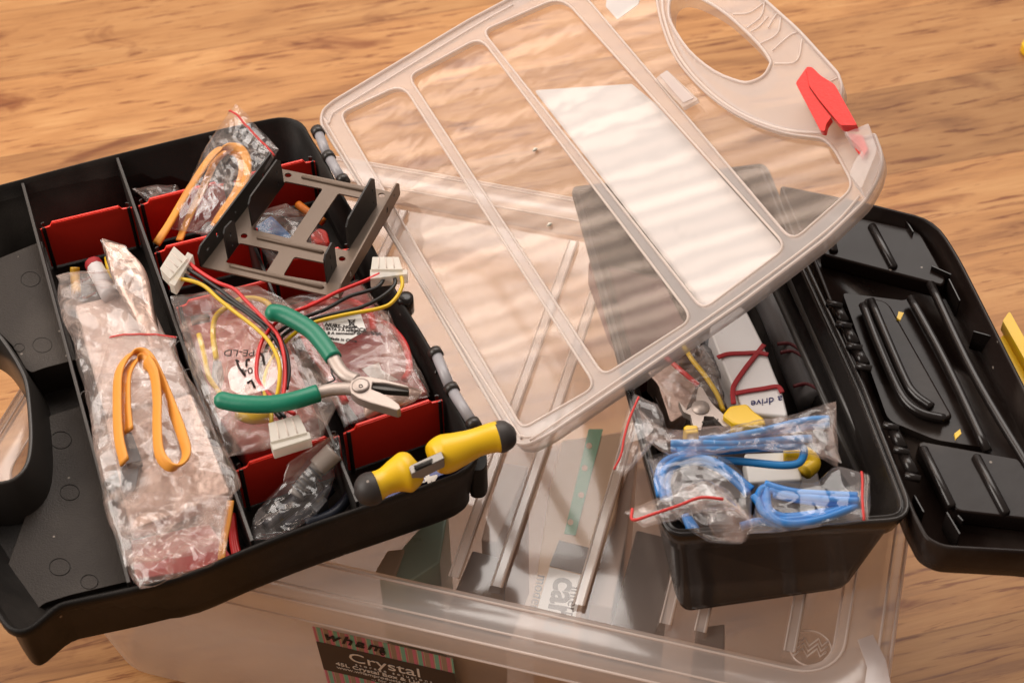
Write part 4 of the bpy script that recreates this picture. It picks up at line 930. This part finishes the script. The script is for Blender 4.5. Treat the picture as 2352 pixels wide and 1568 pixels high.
W_([c3(155, 962, .003), c3(250, 975, .005), c3(340, 1010, .005), c3(430, 1090, .005), (370, 70, .006), (500, 170, .006), (590, 260, .007), (650, 380, .007), (655, 500, .005), (640, 600, .002)], YELW)
W_([c3(1440, 935, .006), c3(1330, 985, .006), c3(1180, 1045, .006), (860, 30, .005), (720, 85, .004), (620, 155, .004), (545, 260, .004), (515, 380, .003), (520, 500, .002), (600, 600, .000), (690, 680, -.001), (750, 715, .000)], RWIRE)
W_([c3(1480, 940, .004), c3(1420, 1020, .004), c3(1250, 1075, .004), (940, 60, .003), (780, 120, .002), (650, 200, .002), (580, 290, .001), (540, 420, .001), (545, 530, 0), (610, 640, -.001), (690, 735, -.001)], BWIRE)
W_([c3(1525, 930, .004), c3(1535, 1000, .004), c3(1450, 1080, .004), (1150, 50, .003), (900, 110, .003), (760, 165, .002), (660, 240, .001), (600, 330, 0), (560, 440, 0), (550, 560, -.001), (600, 660, -.001), (660, 740, -.001)], BWIRE)
W_([c3(1572, 925, .005), c3(1582, 1010, .005), c3(1530, 1100, .005), (1290, 50, .005), (1050, 95, .004), (850, 150, .004), (720, 235, .002), (620, 350, .001), (565, 480, .001), (565, 600, 0), (600, 690, -.001), (605, 770, -.001)], YELW)
def molex(corners, z, hgt, flangeedge):
    """four-way milky plug: corners as pixel polygon"""
    a = prism('m', rnd(corners, 2), z - hgt / 2, z + hgt / 2, NYL, None, .0008)
    b = prism('m', rnd(flangeedge, 2), z - hgt / 2 - .001, z + hgt / 2 - .0015, NYL, None, .0006)
    p = [Vector(U(*q, z + hgt / 2)) for q in corners]; rb = []
    for t in (.25, .5, .75):
        s = p[0].lerp(p[1], t); e = p[3].lerp(p[2], t); rb.append(sweep('m', [s.lerp(e, .08), s.lerp(e, .92)], .0005, BEAD, None, 5))
    return join('plug_housing', [a, b] + rb, ps)
molex([C3(150, 760), C3(62, 900), C3(125, 965), C3(235, 835)], zt + .004, .009, [C3(235, 795), C3(272, 815), C3(155, 1010), C3(118, 990)])
molex([C3(1395, 826), C3(1560, 826), C3(1585, 905), C3(1385, 905)], zt + .004, .009, [C3(1380, 905), C3(1615, 905), C3(1615, 935), C3(1380, 965)])
molex([C4(585, 770), C4(775, 715), C4(830, 830), C4(600, 890)], zt + .002, .009, [C4(595, 890), C4(840, 822), C4(855, 865), C4(615, 940)])

# ------------------------------------------------------------------ green pliers
pl = thing('pliers', 'small steel combination pliers with green grips lying open on the bags', 'pliers', U(770, 880, ZR + .03))
zq = ZR + .030
def P4(x, y, z): return U(*C4(x, y), z)
g1 = catmull([P4(565, 80, zq), P4(660, 85, zq), P4(760, 130, zq), P4(860, 195, zq), P4(930, 275, zq), P4(995, 365, zq)], 8)
g2 = catmull([P4(250, 612, zq - .004), P4(350, 640, zq - .004), P4(470, 652, zq - .003), P4(600, 652, zq - .002), P4(740, 630, zq), P4(900, 582, zq)], 8)
def grip(path, r0, r1, rb):
    n = len(path); rr = []
    for i in range(n):
        t = i / (n - 1); r = r0 + (r1 - r0) * t
        if t < .10: r *= math.sqrt(max(.06, 1 - (1 - t / .10) ** 2))
        rr.append((r, r * rb))
    return sweep('green_grip', path, rr, GREEN, pl, 16)
grip(g1, .0062, .0056, .85); grip(g2, .0058, .0060, .85)
sh1 = catmull([P4(990, 360, zq), P4(1030, 430, zq), P4(1075, 475, zq), P4(1140, 500, zq)], 6); sh2 = catmull([P4(895, 580, zq), P4(980, 560, zq), P4(1070, 555, zq), P4(1130, 560, zq)], 6)
sweep('shank', sh1, [(.0045, .0032)] * len(sh1), STEEL, pl, 12); sweep('shank', sh2, [(.0045, .0032)] * len(sh2), STEEL, pl, 12)
hd = [(1105, 505), (1150, 475), (1230, 478), (1300, 492), (1380, 512), (1462, 535), (1468, 548), (1320, 520), (1240, 515), (1232, 555), (1290, 578), (1352, 610), (1405, 650), (1416, 678), (1395, 690), (1320, 668), (1220, 640), (1150, 612), (1105, 580), (1090, 540)]
prism('jaws', [C4(*p) for p in hd], zq - .004, zq + .0035, STEEL, pl, .0012)
prism('cutting_edge', [C4(*p) for p in ((1238, 520), (1318, 523), (1465, 550), (1465, 575), (1320, 565), (1236, 552))], zq - .003, zq + .0015, DSTEEL, pl, .0004)
pv = P4(1165, 538, zq + .0035); sweep('rivet', [pv, pv + Vector((0, 0, .0012)), pv + Vector((0, 0, .0016))], [.0056, .0054, .0040], STEEL, pl, 24)
sweep('stamped_ring', [P4(1165 + 11 * math.cos(t * .3), 538 + 9 * math.sin(t * .3), zq + .0052) for t in range(21)], .0003, DSTEEL, pl, 5, closed=True)
ptext('JAPAN', C4(1150, 568), C4(1190, 560), zq + .0052, .0028, DSTEEL, pl) if False else None
sp_ = catmull([P4(975, 385, zq - .002), P4(985, 460, zq + .001), P4(1000, 498, zq), P4(950, 522, zq), P4(905, 545, zq)], 8); sweep('spring', sp_, .0006, DSTEEL, pl, 6)
# ------------------------------------------------------------------ yellow handled strippers
ys = thing('wire_strippers', 'yellow handled strippers with dark rubber ends standing at the organiser front corner', 'pliers', U(1000, 1060, ZR + .01))
zy = ZR + .016
def yh(pts, name='yellow_handle', m_=YEL):
    path = catmull([P4(x, y, z) for x, y, z, r in pts], 6); rs = []
    rr = catmull([(r, 0, 0) for *_, r in pts], 6)
    for v in rr: rs.append((v.x, v.x * .92))
    return sweep(name, path, rs, m_, ys, 20)
k_ = .000119
yh([(1600, 990, zy, 45 * k_), (1625, 980, zy, 85 * k_), (1690, 965, zy, 104 * k_), (1780, 935, zy + .002, 92 * k_), (1890, 893, zy + .004, 76 * k_), (1990, 862, zy + .005, 80 * k_), (2040, 855, zy + .005, 84 * k_)])
yh([(2020, 862, zy + .005, 84 * k_), (2060, 852, zy + .005, 84 * k_), (2100, 845, zy + .005, 70 * k_), (2130, 838, zy + .005, 40 * k_), (2142, 836, zy + .005, 5 * k_)], 'rubber_end', KNOB)
yh([(1530, 1050, zy, 40 * k_), (1505, 1062, zy, 85 * k_), (1450, 1078, zy, 108 * k_), (1390, 1100, zy, 90 * k_), (1320, 1135, zy, 72 * k_), (1260, 1165, zy, 78 * k_), (1230, 1180, zy, 84 * k_)])
yh([(1262, 1170, zy, 84 * k_), (1220, 1185, zy, 88 * k_), (1180, 1200, zy, 78 * k_), (1145, 1212, zy, 52 * k_), (1125, 1218, zy, 6 * k_)], 'rubber_end', KNOB)
prism('steel_link', [C4(*p) for p in ((1462, 1040), (1670, 945), (1690, 990), (1485, 1090))], zy + .002, zy + .0105, mat('worn_steel', (.26, .24, .22), .45, .5, .6, var=.3), ys, .0006)
cs = [P4(1505 + 105 * t / 30, 1052 - 42 * t / 30 + (14 if t % 2 else -14), zy + .0115) for t in range(0, 31)]
sweep('coil_spring', cs, .0007, DSTEEL, ys, 6)

# ------------------------------------------------------------------ toolbox contents
ZI2 = ZT - .012
PK('dark_packet', [(1500, 900), (1620, 820), (1700, 960), (1860, 1000), (1890, 1130), (1620, 1150), (1550, 1060)], ZL + .02, ZL + .045, DARKB, 'dark packet low in the toolbox under the blue cables')
pa = prism('power_adapter', rnd([C7(840, 640), C7(1040, 500), C7(1080, 540), C7(1180, 740), C7(1250, 920), C7(1300, 1040), C7(1340, 1200), C7(1060, 1180), C7(1010, 1060), C7(930, 870)], [10, 10, 8, 0, 0, 0, 10, 10, 0, 0]), ZI2 - .034, ZI2, WHITEP, None, .010)
tag(pa, 'long white wrapped block strapped with red rubber bands inside the toolbox', 'adapter')
ptext('a drive', C7(1300, 1068), C7(1120, 1100), ZI2 + .0003, .0075, INKB, pa, shear=.3)
for q, lbl in (([(895, 830), (960, 808), (1060, 803), (1150, 800), (1212, 812)], 'upper red rubber band wrapped across the white block'), ([(1185, 750), (1130, 820), (1060, 910), (1000, 1000), (990, 1050), (995, 1120)], 'diagonal red rubber band crossing the white block'), ([(1005, 1055), (1080, 1040), (1180, 1025), (1270, 1012), (1300, 1050)], 'lower red rubber band across the white block above the writing')):
    wire('rubber_band', [C7(x, y) + (ZI2 + .0012,) for x, y in q], 0, RBAND, None, (.0016, .0006), label=lbl, cat='rubber band', group='rubber bands on the white block')
PK('grey_leads', [C7(800, 680), C7(850, 680), C7(940, 930), C7(960, 1060), C7(900, 1060), C7(820, 760)], ZI2 - .05, ZI2 - .02, CONN, 'bundle of dull grey leads beside the white block', 'leads')
for i in range(5):
    wire('grey_lead', [C7(800 + 12 * i, 770 + 34 * i) + (ZI2 - .016,), C7(860 + 12 * i, 800 + 34 * i) + (ZI2 - .014,), C7(930 + 6 * i, 790 + 36 * i) + (ZI2 - .018,)], .0024, mat('ash_lead', (.16, .15, .15), .5), None, label='%s grey lead between the bag of wires and white block' % ('topmost thin', 'second thin', 'middle thin', 'fourth thin', 'lowest thin')[i], cat='lead', group='grey leads beside the white block')
wire('yellow_wire', [C7(680, 755) + (ZI2 - .004,), C7(740, 850) + (ZI2 - .002,), C7(820, 950) + (ZI2 - .002,), C7(890, 1060) + (ZI2 - .003,), C7(930, 1165) + (ZI2 - .004,)], .0016, YELW, None, label='yellow wire running down the bag beside the white block', cat='wire')
wire('red_wire', [C7(570, 830) + (ZI2 - .004,), C7(640, 890) + (ZI2 - .003,), C7(710, 950) + (ZI2 - .003,), C7(775, 1005) + (ZI2 - .005,)], .0016, RWIRE, None, label='red wire in the clear bag left of the yellow wire', cat='wire')
PK('foil_scrap', [C7(450, 920), C7(600, 860), C7(760, 1010), C7(690, 1180), C7(600, 1240), C7(520, 1000)], ZI2 - .03, ZI2 - .012, SILV, 'crumpled silvery foil in the toolbox under the cutters', 'foil')
bag('clear_bag', [C7(470, 900), C7(540, 1000), C7(600, 1180)], [C7(760, 700), C7(870, 870), C7(940, 1120)], [ZI2 - .002, ZI2 + .002, ZI2 - .002], BAG, 'clear bag of red and yellow wires below the organiser lid edge', seed=20, puff=.005, amp=.004, nu=26, nv=30)
gr = thing('block_reflection', 'dark grey roll shape built to stand for the white block mirrored in the toolbox hinge wall', 'reflection', U(1810, 760, ZL + .01))  # solid shape added to stand for the block's mirror image in the wall
wire('reflected_block', [C7(1190, 420) + (ZI2 - .030,), C7(1260, 560) + (ZI2 - .030,), C7(1340, 760) + (ZI2 - .030,), C7(1420, 960) + (ZI2 - .030,), C7(1490, 1120) + (ZI2 - .030,)], .0105, mat('reflected_block_grey', (.085, .078, .078), .45, .4), gr)
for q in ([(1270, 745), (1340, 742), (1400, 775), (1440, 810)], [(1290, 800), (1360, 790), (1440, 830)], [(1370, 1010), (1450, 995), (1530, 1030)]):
    wire('reflected_band', [C7(x, y) + (ZI2 - .020,) for x, y in q], .0012, mat('reflected_band_red', (.13, .012, .016), .5), gr)  # mirror image of the rubber bands, built as solid strips
for a, b, r_ in (((1806, 622), (2030, 1120), .0034), ((1772, 650), (1985, 1120), .0022)):
    sweep('inner_ledge', [U(*a, ZT - .018), U(*b, ZT - .018)], r_, BLACKR, tbx, 8)
PK('maroon_packet', [(1350, 600), (1520, 640), (1600, 800), (1470, 860), (1400, 740)], ZL + .02, ZL + .04, mat('maroon_card', (.12, .02, .02), .5), 'maroon packet low in the toolbox below the clear lid')
# yellow cutters
yc = thing('side_cutters', 'steel side cutters with yellow grips pointing out between blue cables', 'cutters', U(1610, 1330, ZI2))
yc.location = U(1615, 940, ZI2)
bpy.context.view_layer.update()
zc2 = ZI2 + .004
prism('cutter_head', rnd([C7(650, 1100), C7(700, 1160), C7(760, 1120), C7(760, 1080), C7(775, 1010), C7(800, 1020), C7(840, 1090), C7(870, 1130), C7(990, 1240), C7(1000, 1262), C7(930, 1260), C7(870, 1200), C7(810, 1195), C7(790, 1285), C7(745, 1280), C7(725, 1190), C7(680, 1170)], 2), zc2 - .005, zc2, STEEL, yc, .0008)
pv = U(*C7(788, 1145), zc2); sweep('rivet', [pv, pv + Vector((0, 0, .0007))], .0056, STEEL, yc, 20)
sweep('coil_spring', [U(*C7(800 + 6 * t, 1240 - 1 * t + (14 if t % 2 else -8)), zc2 + .002) for t in range(17)], .0006, DSTEEL, yc, 5)
prism('yellow_grip', rnd([C7(922, 1190), C7(970, 1130), C7(1080, 1115), C7(1120, 1160), C7(1190, 1210), C7(1200, 1250), C7(1080, 1262), C7(1000, 1250)], 8), zc2 - .008, zc2 + .004, YEL, yc, .003)
prism('yellow_grip', rnd([C7(678, 1265), C7(700, 1250), C7(770, 1252), C7(778, 1300), C7(700, 1305)], 5), zc2 - .008, zc2 + .003, YEL, yc, .002)
# blue cables
PK('white_coil_pack', [C8(1060, 330), C8(1390, 320), C8(1430, 500), C8(1090, 520)], ZT - .035, ZT - .020, PAPER, 'white pack with yellow corner under the middle blue cable')
wire('yellow_lead', [C8(1310, 330) + (ZT - .016,), C8(1440, 340) + (ZT - .016,), C8(1490, 400) + (ZT - .018,), C8(1440, 450) + (ZT - .018,)], .005, YELW, None, label='thick yellow lead beside the white pack in the toolbox', cat='lead')
def blue(name, label, strands, z, m_, pos):
    t = thing(name, label, 'cable', U(*C8(*pos), z), 'blue cables in the toolbox')
    for s in strands: wire('cable_strand', [C8(x, y) + (z + dz,) for x, y, dz in s], .0024, m_, t)
    return t
zb1 = ZT + .008
blue('blue_cable', 'light blue cable folded straight across the top of the toolbox pile', [
    [(600, 300, 0), (800, 305, .001), (1000, 300, .001), (1200, 285, 0), (1360, 262, 0), (1440, 240, 0)],
    [(600, 272, .002), (780, 270, .003), (1000, 268, .003), (1200, 255, .002), (1380, 245, .002), (1480, 240, .001)],
    [(780, 250, .003), (950, 235, .005), (1150, 200, .006), (1350, 150, .006), (1480, 125, .006), (1590, 118, .005)],
    [(900, 262, .000), (1100, 225, .002), (1300, 190, .003), (1450, 165, .003), (1592, 150, .003)],
    [(640, 318, .000), (900, 318, -.001), (1150, 300, -.001), (1330, 290, -.001), (1420, 290, -.003), (1435, 340, -.006), (1400, 395, -.008), (1300, 408, -.008), (1150, 395, -.008), (1000, 380, -.008), (900, 378, -.008)]], zb1, BLUL, (1000, 270))
blue('blue_cable', 'blue cable coiled in a round loop at the left end of the toolbox pile', [
    [(560, 620, 0), (545, 520, .002), (570, 430, .004), (650, 375, .005), (760, 360, .005), (870, 385, .004), (960, 440, .003), (1060, 520, .001), (1110, 560, 0)],
    [(590, 620, 0), (575, 520, .001), (600, 440, .002), (670, 395, .003), (770, 385, .003), (870, 412, .002), (950, 460, .001), (1040, 540, 0), (1080, 590, 0)],
    [(535, 600, -.003), (520, 500, -.002), (550, 400, 0), (640, 352, .001), (760, 345, .001)],
    [(690, 720, -.01), (720, 800, -.012), (735, 860, -.014)], [(710, 740, -.01), (750, 800, -.012), (765, 850, -.014)]], zb1 - .002, BLU, (800, 450))
blue('blue_cable', 'blue cable bundle in the zip bag at the front right of the toolbox', [
    [(1190, 525, .003), (1280, 555, .003), (1400, 580, .003), (1550, 590, .002), (1700, 598, .001), (1770, 600, .001)],
    [(1220, 560, .002), (1330, 590, .002), (1500, 615, .002), (1650, 628, .001), (1780, 632, .001)],
    [(1240, 590, .001), (1350, 612, 0), (1500, 635, 0), (1650, 650, -.001), (1760, 655, -.001)],
    [(1140, 620, 0), (1170, 560, .002), (1200, 560, .002), (1205, 640, .001), (1230, 720, 0), (1300, 765, 0), (1420, 770, 0), (1560, 740, 0), (1700, 690, -.001), (1770, 660, -.001)],
    [(1120, 600, .001), (1150, 640, .001), (1180, 700, 0), (1260, 750, -.001), (1400, 745, -.002), (1550, 720, -.002), (1700, 670, -.002)],
    [(1180, 600, 0), (1210, 680, 0), (1300, 730, -.002), (1450, 720, -.003), (1600, 690, -.003), (1720, 660, -.003)],
    [(1040, 790, -.006), (1160, 760, -.005), (1300, 780, -.004)]], zb1 - .001, BLU, (1400, 650))
bag('zip_bag', [C8(370, -40), C8(310, 120), C8(270, 300), C8(240, 440)], [C8(520, 20), C8(560, 120), C8(500, 250), C8(300, 480)], [ZT + .022, ZT + .020, ZT + .017, ZT + .012], BAGT, 'zip bag mouth with long red seal sticking out over the left toolbox edge', seed=21, puff=.004, amp=.0025, nu=22, nv=34)
zb_o = [o for o in COL.objects if o.name.startswith('zip_bag')][-1]
wire('seal_line', [C8(400, -20) + (ZT + .028,), C8(345, 110) + (ZT + .027,), C8(310, 230) + (ZT + .025,), C8(290, 340) + (ZT + .021,), C8(245, 435) + (ZT + .016,)], .0007, SEAL, zb_o)
bag('clear_bag', [C8(400, 60), C8(560, 170), C8(800, 180), C8(1100, 150), C8(1400, 80), C8(1630, 10)], [C8(440, 230), C8(600, 340), C8(850, 330), C8(1120, 300), C8(1450, 330), C8(1655, 400)], [ZT + .018] * 3 + [ZT + .020, ZT + .020, ZT + .016], BAG, 'clear bag wrapped round the straight light blue cable', seed=22, puff=.005, amp=.0035, nu=24, nv=70, fold=26)
bag('clear_bag', [C8(450, 360), C8(480, 480), C8(560, 640), C8(700, 800), C8(850, 880)], [C8(600, 330), C8(900, 360), C8(1080, 500), C8(1120, 720), C8(1050, 890)], [ZT + .012, ZT + .014, ZT + .013, ZT + .010, ZT + .006], BAGT, 'clear bag holding the round coil of blue cable', seed=23, puff=.006, amp=.0035, nu=36, nv=46)
bag('zip_bag', [C8(310, 700), C8(520, 620), C8(700, 540), C8(820, 510), C8(960, 555)], [C8(430, 800), C8(600, 760), C8(800, 700), C8(1000, 690), C8(1110, 770)], [ZT + .018, ZT + .020, ZT + .020, ZT + .020, ZT + .016], BAGH, 'cloudy zip bag mouth with red seal pointing left over the toolbox front', seed=24, puff=.003, amp=.0025, nu=16, nv=50)
zb_o = [o for o in COL.objects if o.name.startswith('zip_bag')][-1]
wire('seal_line', [C8(360, 680) + (ZT + .024,), C8(365, 750) + (ZT + .024,), C8(500, 710) + (ZT + .026,), C8(650, 660) + (ZT + .026,), C8(790, 610) + (ZT + .027,), C8(930, 620) + (ZT + .026,)], .0009, SEAL, zb_o)
bag('zip_bag', [C8(1150, 520), C8(1300, 500), C8(1500, 515), C8(1640, 420), C8(1850, 470)], [C8(1100, 830), C8(1300, 820), C8(1500, 790), C8(1700, 775), C8(1845, 745)], [ZT + .010, ZT + .012, ZT + .012, ZT + .011, ZT + .010], BAGT, 'clear zip bag with red seal at the right end round the blue bundle', seed=25, puff=.005, amp=.0022, nu=30, nv=50, seal=.95)
bag('clear_bag', [C8(800, 700), C8(850, 800), C8(900, 880)], [C8(1030, 660), C8(1120, 760), C8(1060, 890)], [ZT + .014, ZT + .012, ZT + .006], BAG, 'crumpled clear bag tail hanging over the toolbox front rim', seed=26, puff=.004, amp=.003, nu=20, nv=22)
PK('dark_plug', [C8(830, 700), C8(1000, 700), C8(1010, 790), C8(840, 790)], ZT - .02, ZT - .003, BLACKG, 'dark plug showing through the bag at the toolbox front', 'plug')
